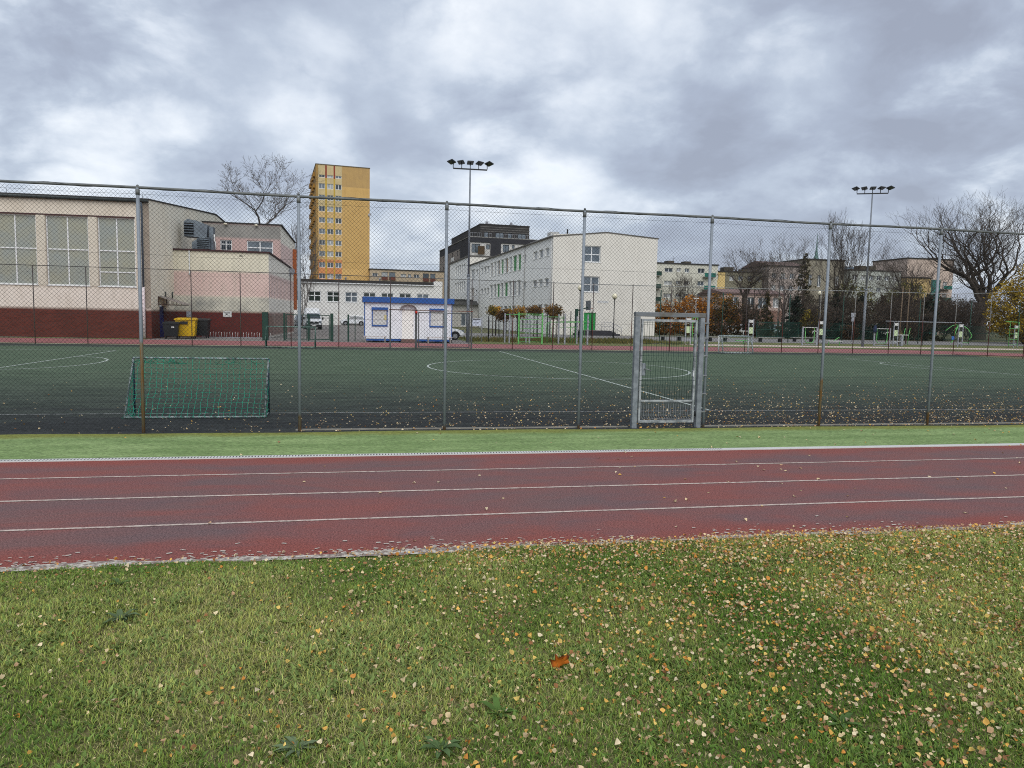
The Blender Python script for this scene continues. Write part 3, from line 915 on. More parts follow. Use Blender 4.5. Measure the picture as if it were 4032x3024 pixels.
def goal(name, label, loc, rz, W, H, D, frame_m, side_m, net_mat, cell, r, netr, group, top=0.0):
    """mouth at y=0, rear bar at y=-D, x from 0 to W"""
    t = thing(name, label, 'goal', loc, rz, group)
    MB().tube((0, 0, H), (W, 0, H), r, n=10).build('crossbar', frame_m, t)
    for x in (0, W): MB().tube((x, 0, 0), (x, 0, H), r, n=10).build('goalpost', side_m, t)
    for x in (0, W):
        MB().path([(x, 0, H), (x, -top, H * .985), (x, -D, r)], r * .85, 8).build('stay', frame_m, t)
        MB().tube((x, 0, r), (x, -D, r), r * .8, n=8).build('ground_side_bar', frame_m, t)
    MB().tube((0, -D, r), (W, -D, r), r * .9, n=10).build('ground_bar', frame_m, t)
    if top: MB().tube((0, -top, H * .985), (W, -top, H * .985), r * .8, n=8).build('rear_bar', frame_m, t)
    mb = MB(); nu = int(W / cell); nv = int(math.hypot(D, H) / cell)
    rnd = random.Random(5)

    def pt(i, j):
        u = i / nu; v = j / nv
        s = 4 * u * (1 - u); sag = math.sin(math.pi * v)
        return (u * W + rnd.uniform(-.018, .018) * (cell / .1), -top - (D - top) * v + sag * (.10 + .14 * s) * D + rnd.uniform(-.01, .01), max(.02, H * (1 - v) - sag * .03 + rnd.uniform(-.018, .018) * (cell / .1)))
    G = [[pt(i, j) for j in range(nv + 1)] for i in range(nu + 1)]
    for i in range(nu + 1): mb.path(G[i], netr, 3)
    for j in range(nv + 1): mb.path([G[i][j] for i in range(nu + 1)], netr, 3)
    for x in (0, W):
        ns = max(3, int(D / cell) + 1)
        for i in range(ns + 1):
            y = -D * i / ns; zt = H * (1 - i / ns) if not top else H * min(1, (1 - i / ns) * 1.4)
            if zt > .08: mb.path([(x + rnd.uniform(-.03, .03), y + rnd.uniform(-.02, .02), zt * (1 - k / 6)) for k in range(7)], netr, 3)
        for k in range(1, int(H / cell)):
            z = k * cell; ye = -D * (1 - z / H) if not top else -D * min(1, (1 - z / H) * 1.2)
            mb.path([(x + rnd.uniform(-.02, .02), ye * q / 4, z + rnd.uniform(-.015, .015)) for q in range(5)], netr, 3)
    # cord wound round the bars
    for (a, b_) in (((0, 0, H), (W, 0, H)), ((0, -D, r), (W, -D, r))):
        a, b_ = Vector(a), Vector(b_); k = int(W / cell * 4); P_ = []
        for q in range(k + 1):
            c = a.lerp(b_, q / k); ph = q * 1.57
            P_.append(c + Vector((0, math.cos(ph) * (r + netr), math.sin(ph) * (r + netr))))
        mb.path(P_, netr, 3)
    if cell < .15:
        for q in range(26):
            u = rnd.random(); c = Vector((u * W, -.02, H - .03)) if q < 17 else Vector((rnd.choice((.06, W - .03)) + rnd.uniform(-.05, .05), -D * rnd.random(), .06))
            mb.path([c + Vector((rnd.uniform(-.12, .12), rnd.uniform(-.03, .05), rnd.uniform(-.10, .03))) for _ in range(5)], netr, 3)
    mb.build('net', net_mat, t)
    return t


goal('goal', 'small goal with torn green net just behind the near fence, seen from its back', (-4.42, 15.2, 0), 0, 2.5, 1.10, .62, goal_w, goal_b, net_m, .105, .019, .0043, 'small football goals')
goal('goal', 'small dark goal with faint green net by the far fence at left', (-5.65, 44.0, 0), -2, 2.75, 1.2, .5, mat('mottled far goal', (120, 142, 132), (40, 70, 62), 5, .7), dgreen_m, far_wire_m, .16, .035, .003, 'small football goals')
goal('goal', 'small white framed goal by the far fence at right', (22.35, 43.4, 0), 3, 2.15, 1.12, .6, goal_w, white_m, mat('pale green net', (150, 176, 156), (110, 150, 130), 6, .8), .14, .042, .004, 'small football goals', .28)

# floodlights
def floodlight(label, loc, rz, H, lean):
    t = thing('floodlight_mast', label, 'floodlight', loc, rz, 'floodlight masts behind the far fence')
    mb = MB(); mb.tube((0, 0, 0), (0, 0, 5.2), .125, .105, n=12); mb.tube((0, 0, 5.2), (0, 0, H), .085, .055, n=12); mb.tube((0, 0, 5.1), (0, 0, 5.25), .13, n=12)
    mb.build('pole', mat('mast paint', (118, 124, 130), (96, 102, 110), 2, .5), t)
    MB().box(-1.3, 1.3, -.05, .05, H, H + .09).build('crossbar', black_m, t)
    for i in range(5):
        x = -1.3 + .65 * i
        l_ = thing('flood_lamp', None, None, (x, 0, H + .09)); l_.parent = t
        mb = MB(); mb.tube((0, 0, 0), (0, 0, .26), .03, n=6); mb.box(-.04, .04, -.06, .06, .24, .29)
        mb.build('bracket', black_m, l_)
        sx = (i - 2) * .06; hm = MATS.get('lamp housing') or mat('lamp housing', (60, 62, 62), (44, 46, 48), 4, .5)
        mb = MB(); mb.loft([[(-.23, -.28, 0), (.23, -.28, 0), (.23, .24, 0), (-.23, .24, 0)], [(-.25, -.30, .07), (.25, -.30, .07), (.25, .26, .07), (-.25, .26, .07)], [(-.15, -.16, .15), (.15, -.16, .15), (.15, .16, .15), (-.15, .16, .15)]])
        h_ = mb.build('housing', hm, l_)
        h_.location = (sx, -.08, .37); h_.rotation_euler = (R(-14), R((i - 2) * 8), R((i - 2) * 18))
        g_ = MB().box(-.20, .20, -.25, .21, -.014, -.003).build('lens', MATS['dark glass'], l_)
        g_.location = h_.location; g_.rotation_euler = h_.rotation_euler
    return t


floodlight('tall floodlight mast with five lamps left of the white school', (7.75, 56.17, 0), -2, 13.15, 0)
floodlight('tall floodlight mast with five lamps in front of the park trees', (44.87, 59.27, 0), -26, 13.8, 0)
# ------------------------------------------------------------------ buildings
class Fac:
    """a vertical wall plane in a building's own frame: u along, z up, d inward"""
    def __init__(s, o, ang, flip=False):
        a = R(ang); s.o = o; s.d = (math.cos(a), math.sin(a)); k = -1 if flip else 1
        s.n = (-math.sin(a) * k, math.cos(a) * k)

    def P(s, u, z, d=0.0):
        return (s.o[0] + s.d[0] * u + s.n[0] * d, s.o[1] + s.d[1] * u + s.n[1] * d, z)


def fbox(mb, F, u0, u1, z0, z1, d0, d1, mi=0):
    c = [F.P(u, z, d) for z in (z0, z1) for u, d in ((u0, d0), (u1, d0), (u1, d1), (u0, d1))]
    n = len(mb.v); mb.v += c
    for q in ((3, 2, 1, 0), (4, 5, 6, 7), (0, 1, 5, 4), (1, 2, 6, 5), (2, 3, 7, 6), (3, 0, 4, 7)):
        mb.f.append(tuple(n + i for i in q)); mb.m.append(mi); mb.sm.append(False)


def wall(mb, F, u0, u1, z0, z1, holes=(), depth=0.2, mi=0):
    us = sorted({u0, u1} | {h[0] for h in holes} | {h[1] for h in holes})
    zs = sorted({z0, z1} | {h[2] for h in holes} | {h[3] for h in holes})
    for i in range(len(us) - 1):
        for j in range(len(zs) - 1):
            cu, cz = (us[i] + us[i + 1]) / 2, (zs[j] + zs[j + 1]) / 2
            if any(h[0] < cu < h[1] and h[2] < cz < h[3] for h in holes): continue
            mb.face([F.P(us[i], zs[j]), F.P(us[i + 1], zs[j]), F.P(us[i + 1], zs[j + 1]), F.P(us[i], zs[j + 1])], mi)
    for a, b_, c, e in [h[:4] for h in holes]:
        for q in (((a, c), (a, e)), ((b_, e), (b_, c)), ((a, e), (b_, e)), ((b_, c), (a, c))):
            mb.face([F.P(*q[0]), F.P(*q[1]), F.P(*q[1], depth), F.P(*q[0], depth)], mi)


def window(root, F, h, depth=0.2, vs=(0.5,), hs=(), fw=0.07, frame=None, pane=None, sill=False, name='window'):
    u0, u1, z0, z1 = h[:4]; d0, d1 = depth - .05, depth + .01
    mb = MB()
    fbox(mb, F, u0, u0 + fw, z0, z1, d0, d1); fbox(mb, F, u1 - fw, u1, z0, z1, d0, d1)
    fbox(mb, F, u0 + fw, u1 - fw, z0, z0 + fw, d0, d1); fbox(mb, F, u0 + fw, u1 - fw, z1 - fw, z1, d0, d1)
    for v in vs:
        c = u0 + (u1 - u0) * v; fbox(mb, F, c - fw * .55, c + fw * .55, z0 + fw, z1 - fw, d0 + .002, d1)
    for v in hs:
        c = z0 + (z1 - z0) * v; fbox(mb, F, u0 + fw, u1 - fw, c - fw * .5, c + fw * .5, d0 + .004, d1)
    if sill: fbox(mb, F, u0 - .06, u1 + .06, z0 - .05, z0 - .002, -.06, depth - .06)
    w = mb.build(name, frame or frame_white, root)
    mb = MB(); mb.face([F.P(u0 + .01, z0 + .01, depth - .012), F.P(u1 - .01, z0 + .01, depth - .012), F.P(u1 - .01, z1 - .01, depth - .012), F.P(u0 + .01, z1 - .01, depth - .012)])
    mb.build('pane', pane or glass_dark, w)
    return w


def bldg(name, label, loc, rz, group=None): return thing(name, label, 'building', (loc[0], loc[1], 0), rz, group)


def part(name, m, root, *boxes):
    mb = MB()
    for b_ in boxes: mb.box(*b_)
    return mb.build(name, m, root)


def panes(i): return (glass_dark, curtain_m, glass_sky, glass_dark, glass_sky, curtain_m)[i % 6]


# ---- gymnasium on the left
gym = bldg('gymnasium', 'long pale pink sports hall with tall gridded windows and red brick plinth', (-14.75, 55.0), -3)
gw = wall_mat('gym render', (214, 204, 188), (172, 160, 144), (204, 193, 176), brick=(104, 52, 42), brick_top=2.08,
              bands=((2.08, 3.5, (222, 212, 200), (214, 203, 190)),))
gs = wall_mat('gym side render', (242, 236, 216), (200, 192, 172), (234, 226, 204), brick=(108, 54, 44), brick_top=2.1)  # lighter than the front coat, brightness painted in where the sun falls short
poly_m = mat('translucent panel', (142, 148, 142), (152, 152, 134), 0.7, 0.35, spec=0.5)
Ff = Fac((0, 0), 0)
gwin = [(-3.35 - 3.1 * i - (0.2 if i else 0), -.95 - 3.02 * i, 3.56, 8.27) for i in range(4)]
gwin = [(-3.35, -.95, 3.56, 8.27), (-6.65, -3.95, 3.56, 8.27), (-9.95, -7.25, 3.56, 8.27), (-13.25, -10.55, 3.56, 8.27), (-16.55, -13.85, 3.56, 8.27)]
mb = MB(); wall(mb, Ff, -24, 0, 0, 9.36, gwin, .16)
mb.face([(-24, 0, 9.36), (-24, 36, 9.36), (-24, 36, 0), (-24, 0, 0)])
mb.build('front_wall', gw, gym)
Fs = Fac((0, 0), 90, True)
Fs = Fac((0, 0), 90)
Fs.n = (-1, 0)
mb = MB(); wall(mb, Fs, 0, 36, 0, 9.36, [(1.72, 3.15, 0.0, 2.32)], .3)
mb.face([(0, 0, 9.36), (0, 36, 9.36), (0, 36, 9.62), (0, 18, 10.9), (0, 0, 9.62)])
mb.build('side_wall', gs, gym)
mb = MB()
mb.loft([[(-24.2, -.25, 9.52), (-24.2, 18, 10.95), (-24.2, 18, 11.05), (-24.2, -.25, 9.62)], [(.06, -.25, 9.52), (.06, 18, 10.95), (.06, 18, 11.05), (.06, -.25, 9.62)]])
mb.loft([[(-24.2, 18, 10.95), (-24.2, 36.2, 9.5), (-24.2, 36.2, 9.6), (-24.2, 18, 11.05)], [(.06, 18, 10.95), (.06, 36.2, 9.5), (.06, 36.2, 9.6), (.06, 18, 11.05)]])
mb.build('roof', roof_dark, gym)
gut = mat('dark green grey gutter', (66, 72, 70), (50, 56, 56), 2, 0.5)
mb = MB(); mb.path([(-24.1, -.2, 9.46), (.02, -.2, 9.46)], .10, 8); mb.build('gutter', gut, gym)
mb = MB(); mb.path([(-.45, -.2, 9.36), (-.45, -.09, 9.1), (-.45, -.09, 3.58)], .075, 8); mb.build('downpipe', mat('slate pipe', (92, 102, 112), (78, 88, 98), 3, .5), gym)
mb = MB(); mb.tube((-.45, -.1, 3.57), (-.45, -.1, .02), .095, n=8); mb.build('downpipe', mat('white pipe', (218, 208, 208), (206, 190, 190), 3, .5), gym)
for i, h in enumerate(gwin):
    window(gym, Ff, h, .16, (0.5,), (0.52, 0.21) if i == 0 else (0.52,), .075, frame_white, poly_m, True)
mb = MB(); fbox(mb, Ff, -17, -.93, 8.272, 8.36, -.03, .01); mb.build('lintel', mat('dark red lintel', (74, 44, 44), (60, 40, 40), 3, .7), gym)
for i in range(4):
    a = gwin[i + 1][1]; b_ = gwin[i][0]; mb = MB(); fbox(mb, Ff, a + .03, b_ - .03, 3.56, 8.26, -.035, .0); mb.build('pilaster', mat('pilaster render', (206, 198, 182), (196, 188, 171), 1.5, .9) if 'pilaster render' not in MATS else MATS['pilaster render'], gym)
mb = MB(); fbox(mb, Ff, -.36, -.002, 2.1, 9.3, -.012, .0); mb.build('corner_strip', mat('stained corner', (158, 146, 132), (132, 122, 110), 1.2, .9), gym)
d_ = part('door', mat('dark blue door', (26, 46, 116), (22, 36, 92), 3, .5), gym, (-.22, -.16, 1.76, 3.11, 0.02, 2.28))
MB().tube((-.155, 2.95, 1.0), (-.155, 2.95, 1.15), .02).build('handle', steel_m, d_)
cano = mat('canopy sheet', (150, 142, 134), (122, 114, 108), 3, .8)
tim = mat('dark canopy frame', (70, 46, 40), (56, 40, 36), 4, .8)
mb = MB(); mb.loft([[(0.01, 1.45, 3.02), (1.75, 1.45, 2.44), (1.75, 1.45, 2.40), (0.01, 1.45, 2.98)], [(0.01, 3.4, 3.02), (1.75, 3.4, 2.44), (1.75, 3.4, 2.40), (0.01, 3.4, 2.98)]])
cp = mb.build('canopy', cano, gym)
mb = MB()
for y in (1.5, 3.35):
    mb.bar((.03, y, 2.96), (.03, y, 2.36), .06, .06); mb.bar((.03, y, 2.38), (1.55, y, 2.40), .05, .05)
    for x in (.38, .72, 1.06): mb.bar((x, y, 2.96 - x * .333), (x, y, 2.4), .04, .04)
mb.build('canopy_frame', tim, cp)
MB().tube((.06, 3.0, 2.9), (.06, 3.0, 3.35), .05).build('vent_pipe', gut, gym)
MB().tube((.06, 4.6, 2.9), (.06, 4.6, 3.4), .05).build('vent_pipe', gut, gym)
for x in (-23, -9.0, -.4):
    MB().tube((x, 0, 9.6), (x, 0, 9.95), .015, n=4).build('lightning_rod', dark_m, gym)

# ---- annex with the pink band
an = bldg('annex', 'two storey annex with pink band, cream top and dark red brick base', (-13.9, 60.2), 0)
aw = wall_mat('annex render', (216, 210, 188), (160, 158, 142), (206, 200, 180), brick=(98, 40, 36), brick_top=2.07,
              bands=((2.07, 3.06, (196, 192, 176), (142, 142, 136)), (3.06, 5.05, (214, 188, 178), (207, 180, 171))))
aws = wall_mat('annex side render', (240, 235, 222), (196, 188, 178), (232, 226, 212), bands=((0, 2.07, (156, 128, 118), (144, 116, 108)), (3.06, 5.0, (226, 200, 192), (218, 192, 184))))  # raised tone stands for daylight this side wall does not catch
A1 = Fac((0, 0), 0); A2 = Fac((6.38, 0), 88); A2.n = (-1, 0)
mb = MB(); wall(mb, A1, -.7, 6.38, 0, 6.6); mb.build('front_wall', aw, an)
slits = [(.45 + .5 * i, .68 + .5 * i, .85, 1.72) for i in range(4)]
stripes = [(.5 + .82 * i, .9 + .82 * i, 3.1, 4.9 - .012 * i) for i in range(16)]
mb = MB(); wall(mb, A2, 0, 14.6, 0, 6.1, slits + stripes, .12)
mb.face([A2.P(0, 6.1), A2.P(14.6, 6.1), A2.P(0, 6.6)])
mb.build('side_wall', aws, an)
pinkp = mat('pink window panel', (172, 128, 124), (150, 110, 108), 2, .6)
for i, h in enumerate(stripes): window(an, A2, h, .12, (), (.5,) if i % 4 == 2 else (), .09, frame_white, pinkp if i % 4 != 3 else curtain_m)
for h in slits: window(an, A2, h, .12, (), (), .03, tim, MATS['dark recess'], name='slit_window')
mb = MB(); mb.loft([[(-.7, -.14, 6.602), (6.5, -.14, 6.602), (6.5, -.14, 6.72), (-.7, -.14, 6.72)], [(-.7, 6.8, 6.602), (6.7, 6.8, 6.402), (6.7, 6.8, 6.52), (-.7, 6.8, 6.72)], [(-.7, 14.6, 6.602), (7.0, 14.6, 6.102), (7.0, 14.6, 6.22), (-.7, 14.6, 6.72)]])
mb.build('roof', mat('dark red coping', (70, 40, 42), (58, 42, 42), 2, .8), an)
mb = MB(); mb.path([(.57, -.08, 6.6), (.57, -.08, 4.9), (.57, -.16, 4.72)], .05, 7); mb.build('downpipe', white_m, an)
part('end_panel', wall_mat('orange render', (164, 92, 58), (110, 66, 46), (176, 104, 66)), an, (6.6, 7.15, 14.62, 15.2, 2.3, 8.2))
sg = part('wall_sign', white_m, an, (2.95, 3.58, -.04, -.004, 1.57, 2.02))
mb = MB()
for z, a, b_ in ((1.93, 3.02, 3.5), (1.86, 3.08, 3.44)): mb.box(a, b_, -.046, -.0405, z - .012, z + .012)
mb.tube((3.12, -.043, 1.70), (3.30, -.043, 1.80), .02, n=6); mb.tube((3.16, -.043, 1.80), (3.34, -.043, 1.69), .014, n=6); mb.box(3.36, 3.5, -.046, -.0405, 1.64, 1.67)
mb.build('lettering', MATS['dark recess'], sg)
part('wall_vent', dark_m, an, (4.2, 4.45, -.03, -.002, 6.3, 6.36))
part('cable_box', pgrey_m, an, (.30, .62, -.12, -.004, 1.5, 1.95))
part('drain_cover', tim, an, (.33, .55, -.10, -.004, .5, 1.48))
# set back upper storey
uw = wall_mat('upper storey render', (192, 164, 157), (140, 132, 126), (184, 158, 152), bands=((8.3, 9.6, (150, 147, 141), (134, 132, 127)),))
uws = wall_mat('upper side render', (238, 233, 218), (194, 188, 176), (230, 224, 208), bands=((6.5, 8.1, (226, 200, 192), (218, 190, 182)),))  # side coat lifted too, light painted into a weakly lit wall
U1 = Fac((.2, 6.8), 0); U2 = Fac((6.55, 6.8), 88); U2.n = (-1, 0)
uh = [(1.36, 2.32, 7.22, 8.15), (3.54, 5.72, 6.98, 8.17)]
mb = MB(); wall(mb, U1, 0, 6.35, 6.5, 9.56, uh, .14); mb.build('upper_wall', uw, an)
window(an, U1, uh[0], .14, (.5,), (.6,), .08, frame_white, glass_dark); window(an, U1, uh[1], .14, (.5,), (.5,), .09, frame_white, glass_sky)
mb = MB(); mb.face([U2.P(0, 6.3), U2.P(9.5, 6.3), U2.P(9.5, 8.9), U2.P(0, 9.56)]); mb.build('upper_side_wall', uws, an)
mb = MB(); mb.loft([[(.1, 6.7, 9.562), (6.7, 6.7, 9.562), (6.7, 6.7, 9.65), (.1, 6.7, 9.65)], [(.1, 16.3, 9.2), (7.0, 16.3, 8.92), (7.0, 16.3, 9.0), (.1, 16.3, 9.3)]]); mb.build('upper_roof', roof_dark, an)
# window guard, reflectors, satellite dish
mb = MB()
for x in (1.7, 1.86, 2.02, 2.18, 2.34): mb.tube((x, 6.74, 7.2), (x, 6.74, 8.0), .012, n=4)
for z in (7.2, 7.6, 8.0): mb.tube((1.62, 6.74, z), (2.42, 6.74, z), .012, n=4)
mb.build('window_guard', pgrey_m, an)
for x in (2.05, 4.55):
    mb = MB(); mb.sphere((x, 6.6, 9.46), .15, 10, 0, .6); mb.build('wall_lamp', MATS['milky lamp globe'], an)


def dish(root, c, r, m):
    mb = MB(); prof = [(.01, 0), (r * .5, .03), (r * .85, .09), (r, .14), (r * .97, .15), (r * .83, .10), (r * .48, .045), (.01, .015)]
    mb.lathe(prof, (0, 0, 0), 14); mb.tube((0, 0, .01), (0, 0, r * 1.1), .012, n=4); mb.box(-.04, .04, -.04, .04, r * 1.0, r * 1.15)
    o = mb.build('satellite_dish', m, root); o.location = c; o.rotation_euler = (R(62), 0, R(-25)); return o


dish(an, (6.98, 11.6, 5.75), .42, pgrey_m)
mb = MB(); mb.tube((1.2, 7, 9.6), (1.2, 7, 10.3), .012, n=4); mb.tube((5.6, 7, 9.6), (5.6, 7, 10.2), .012, n=4); mb.build('lightning_rod', dark_m, an)

# ventilation ducts on the annex roof
du = mat('zinc duct', (112, 122, 130), (92, 100, 108), 1.5, .45, metal=.3)
vt = thing('ventilation_unit', 'two grey zinc ventilation ducts with louvred mouths on the annex roof', 'ventilation unit', (-13.95, 61.4, 6.72))
mb = MB()
mb.loft([[(.0, -.1, 1.05), (.75, -.1, 1.02), (.75, -.1, 2.3), (.30, -.1, 2.42), (.0, -.1, 2.2)], [(.0, 1.0, 1.05), (.75, 1.0, 1.02), (.75, 1.0, 2.3), (.30, 1.0, 2.42), (.0, 1.0, 2.2)]])
mb.loft([[(.752, -.09, 1.03), (1.65, -.09, 1.0), (1.75, -.09, 2.0), (.752, -.09, 2.36)], [(.752, 1.0, 1.03), (1.65, 1.0, 1.0), (1.75, 1.0, 2.0), (.752, 1.0, 2.36)]])
mb.loft([[(1.76, .2, .0), (2.1, .2, .0), (2.1, .2, 1.9), (1.76, .2, 1.9)], [(1.76, 1.0, .0), (2.1, 1.0, .0), (2.1, 1.0, 1.9), (1.76, 1.0, 1.9)]])
mb.build('upper_duct', du, vt)
mb = MB(); mb.loft([[(.62, -.3, .12), (1.9, -.3, .12), (1.9, -.3, 1.0), (1.2, -.3, 1.0), (.62, -.3, .6)], [(.62, .8, .12), (1.9, .8, .12), (1.9, .8, 1.0), (1.2, .8, 1.0), (.62, .8, .6)]]); mb.build('lower_duct', du, vt)
mb = MB(); mb.box(.62, 1.7, -.1, .6, .0, .115); mb.build('base', dark_m, vt)
for x0, x1, y, z0, z1 in ((.02, .72, -.1, 1.08, 2.1), (1.0, 1.86, -.3, .2, .95)):
    mb = MB(); mb.box(x0, x1, y - .012, y - .002, z0, z1)
    g_ = mb.build('louvre_opening', dark_m, vt)
    mb = MB(); k = 5
    for i in range(k):
        z = z0 + (z1 - z0) * (i + .15) / k
        mb.loft([[(x0, y - .015, z + .08), (x0, y - .11, z), (x0, y - .10, z - .012), (x0, y - .015, z + .06)], [(x1, y - .015, z + .08), (x1, y - .11, z), (x1, y - .10, z - .012), (x1, y - .015, z + .06)]])
    mb.build('louvre', du, g_)
mb = MB(); mb.path([(2.2, .1, 1.3), (2.2, .1, .8), (2.28, .1, .7), (2.28, .1, .05)], .05, 6); mb.build('flue', white_m, vt)

# ---- white low hall
lh = bldg('low_hall', 'long white single storey hall with cross framed windows behind the car park', (-9.1, 130.0), -2)
lwm = wall_mat('low hall render', (222, 221, 216), (184, 182, 177), (214, 212, 207))
H1 = Fac((0, 0), 0)
hol = [(-3.85, -1.7, 3.98, 5.78)] + [(u, u + 2.14, 3.98, 5.78) for u in (-.71, 2.43, 5.49, 8.59, 11.66, 14.74, 17.81)]
mb = MB(); wall(mb, H1, -8, 22.3, 0, 7.16, hol, .16); mb.box(22.0, 22.3, .01, 14, 0, 7.1); mb.build('wall', lwm, lh)
for i, h in enumerate(hol): window(lh, H1, h, .16, (.5,), (.58,), .14, frame_white, (glass_green, glass_green, glass_green, glass_sky)[i % 4], True)
part('roof', roof_dark, lh, (-8.2, 20.6, -.35, 14, 7.3, 7.8)); part('roof_edge', frame_white, lh, (-8.2, 20.8, -.42, 14, 7.162, 7.298))
part('parapet', lwm, lh, (20.82, 22.32, -.05, 14, 7.165, 8.0))
for x in (-1.2, 5.6, 11.4):
    mb = MB(); mb.tube((x, .5, 7.8), (x, .5, 8.15), .12, n=8); mb.lathe([(.26, 8.15), (.02, 8.35)], (x, .5, 0), 8); mb.build('roof_vent', pgrey_m, lh)

# ---- ochre tower block
tw = bldg('tower_block', 'tall ochre tower block with three columns of windows', (-13.05, 200.85), 7)
to = wall_mat('tower ochre', (200, 164, 104), (150, 122, 84), (192, 156, 98), bands=((35.5, 45, (172, 142, 96), (182, 150, 98)), (0, 14, (210, 172, 110), (204, 168, 108))))
tb = wall_mat('tower beige', (206, 174, 122), (160, 136, 104), (198, 166, 116), bands=((29.5, 45, (196, 178, 136), (184, 166, 126)), (12.2, 16.2, (202, 138, 92), (196, 132, 88)), (9.6, 12.0, (202, 138, 92), (196, 132, 88))))
tl = wall_mat('tower side', (160, 128, 78), (116, 98, 68), (146, 118, 72))
T1 = Fac((0, 0), 0); T2 = Fac((0, 0), 90); T2.n = (1, 0)
hol = []
cu = ((.76, 2.36), (2.88, 4.47), (5.0, 6.6))
for k in range(14):
    zt = 36.0 - 2.93 * (k - 1)
    for a, b_ in cu:
        hol.append((a, b_, 37.53, 38.24) if k == 0 else (a, b_, zt - 1.38, zt))
mb = MB(); wall(mb, T1, 0, 6.7, 0, 40.8, hol, .2); mb.build('window_wall', tb, tw)
mb = MB(); wall(mb, T1, 6.702, 14.0, 0, 40.8); mb.box(13.7, 14.0, .01, 27, 0, 40.8); mb.build('blank_wall', to, tw)
mb = MB(); wall(mb, T2, 0, 27, 0, 40.8); mb.build('side_wall', tl, tw)
for k, h in enumerate(hol): window(tw, T1, h, .2, (.5,), (), .11, frame_white, panes(k * 7 + k // 3))
yel = mat('yellow stripe', (190, 158, 66), (176, 148, 64), .8, .9); red = mat('brick red stripe', (140, 62, 46), (128, 60, 46), .8, .9)
for a, b_ in ((2.40, 2.80), (4.55, 4.92)):
    mb = MB(); fbox(mb, T1, a, b_, 0, 37.4, -.04, .0); mb.build('yellow_stripe', yel, tw)
    mb = MB(); fbox(mb, T1, a, b_, 37.42, 40.7, -.04, .0); mb.build('red_stripe', red, tw)
mb = MB(); fbox(mb, T1, -.02, .55, 0, 40.7, -.02, .0); mb.build('corner_strip', tl, tw)
part('roof', mat('tower coping', (110, 100, 84), (92, 86, 76), 1, .8), tw, (-.1, 14.1, -.1, 27.1, 40.8, 41.0))
for k in range(13):
  for j in range(4):
    mb = MB(); mb.box(-.55, -.02, 3 + j * 6.0, 6.2 + j * 6.0, 38.2 - k * 2.93, 39.25 - k * 2.93)
    mb.build('balcony', mat('balcony front', (168, 128, 64), (150, 112, 60), .6, .9) if 'balcony front' not in MATS else MATS['balcony front'], tw)
dish(tw, (14.05, -.2, 28.6), .45, pgrey_m)

# ---- generic flats
def flats(name, label, loc, rz, W, D, H, wm, wins, loggias=(), roof_over=.2, rm=None, frame=.1):
    b = bldg(name, label, loc, rz)
    F = Fac((0, 0), 0); hol = list(wins) + list(loggias)
    mb = MB(); wall(mb, F, 0, W, 0, H, hol, .25)
    mb.face([(0, 0, 0), (0, 0, H), (0, D, H), (0, D, 0)]); mb.face([(W, 0, 0), (W, D, 0), (W, D, H), (W, 0, H)])
    mb.build('wall', wm, b)
    for i, h in enumerate(wins): window(b, F, h, .25, (.5,), (), frame, frame_white, panes(i * 5 + int(h[2])))
    part('roof', rm or roof_dark, b, (-roof_over, W + roof_over, -roof_over, D, H, H + .25))
    return b, F


beige = wall_mat('beige flats render', (176, 160, 136), (132, 120, 104), (164, 148, 126))
wn = [(u0, u1, 12.1 - 2.8 * k, 13.0 - 2.8 * k) for k in range(4) for u0, u1 in ((.6, 2.0), (8.1, 9.6), (10.1, 11.0), (11.7, 13.2))]
lg = [(u0, u1, 11.2 - 2.8 * k, 13.35 - 2.8 * k) for k in range(4) for u0, u1 in ((3.0, 4.65), (5.05, 6.7), (14.2, 15.8), (16.2, 17.6))]
bb, Fb = flats('apartment_block', 'long low beige apartment block with recessed balconies right of the ochre tower', (1.0, 199.2), 5, 20, 12, 13.9, beige, wn, lg)
red_r = mat('balcony rail red', (112, 62, 50), (92, 62, 54), 2, .8)
for i, h in enumerate(lg):
    mb = MB(); mb.face([Fb.P(h[0], h[2], .249), Fb.P(h[1], h[2], .249), Fb.P(h[1], h[3], .249), Fb.P(h[0], h[3], .249)]); lo_ = mb.build('loggia', panes(i + 1), bb)
    mb = MB(); fbox(mb, Fb, h[0], h[1], h[2], h[2] + .85, -.35, -.3); mb.build('balcony_rail', red_r, lo_)

# ---- new charcoal apartment building
dk = bldg('apartment_building', 'new charcoal and white apartment building with glazed penthouse floor', (26.3, 190.4), 4)
cha = wall_mat('charcoal cladding', (52, 52, 56), (42, 42, 46), (60, 60, 64)); pal = wall_mat('pale cladding', (196, 194, 190), (168, 164, 160), (186, 184, 180))
grb = wall_mat('greige side', (146, 138, 132), (120, 114, 110), (136, 130, 124), bands=((20.6, 23, (56, 56, 60), (48, 48, 52)),))
D1 = Fac((0, 0), 0); D2 = Fac((0, 0), 90); D2.n = (1, 0)
whol = [(.65, 2.9, 18.6, 20.9), (4.55, 5.55, 19.6, 20.9), (9.1, 10.8, 19.1, 21.0), (11.55, 12.3, 20.1, 21.0), (14.5, 16.6, 19.1, 21.0)]
whol += [(a, b_, c - 3.1, e - 3.1) for a, b_, c, e in whol]
mb = MB(); wall(mb, D1, .2, 22, 0, 21.35, whol, .2); mb.build('front_wall', pal, dk)
mb = MB(); mb.box(-.15, 22, -.25, 0.0, 21.352, 22.6); mb.box(5.7, 8.5, -.3, -.002, 15.0, 21.35); mb.box(-.15, .2, -.25, .0, 15, 21.35); mb.build('dark_band', cha, dk)
for i, h in enumerate(whol): window(dk, D1, h, .2, (.5,) if h[1] - h[0] > 1.2 else (), (), .1, MATS['dark recess'], glass_sky)
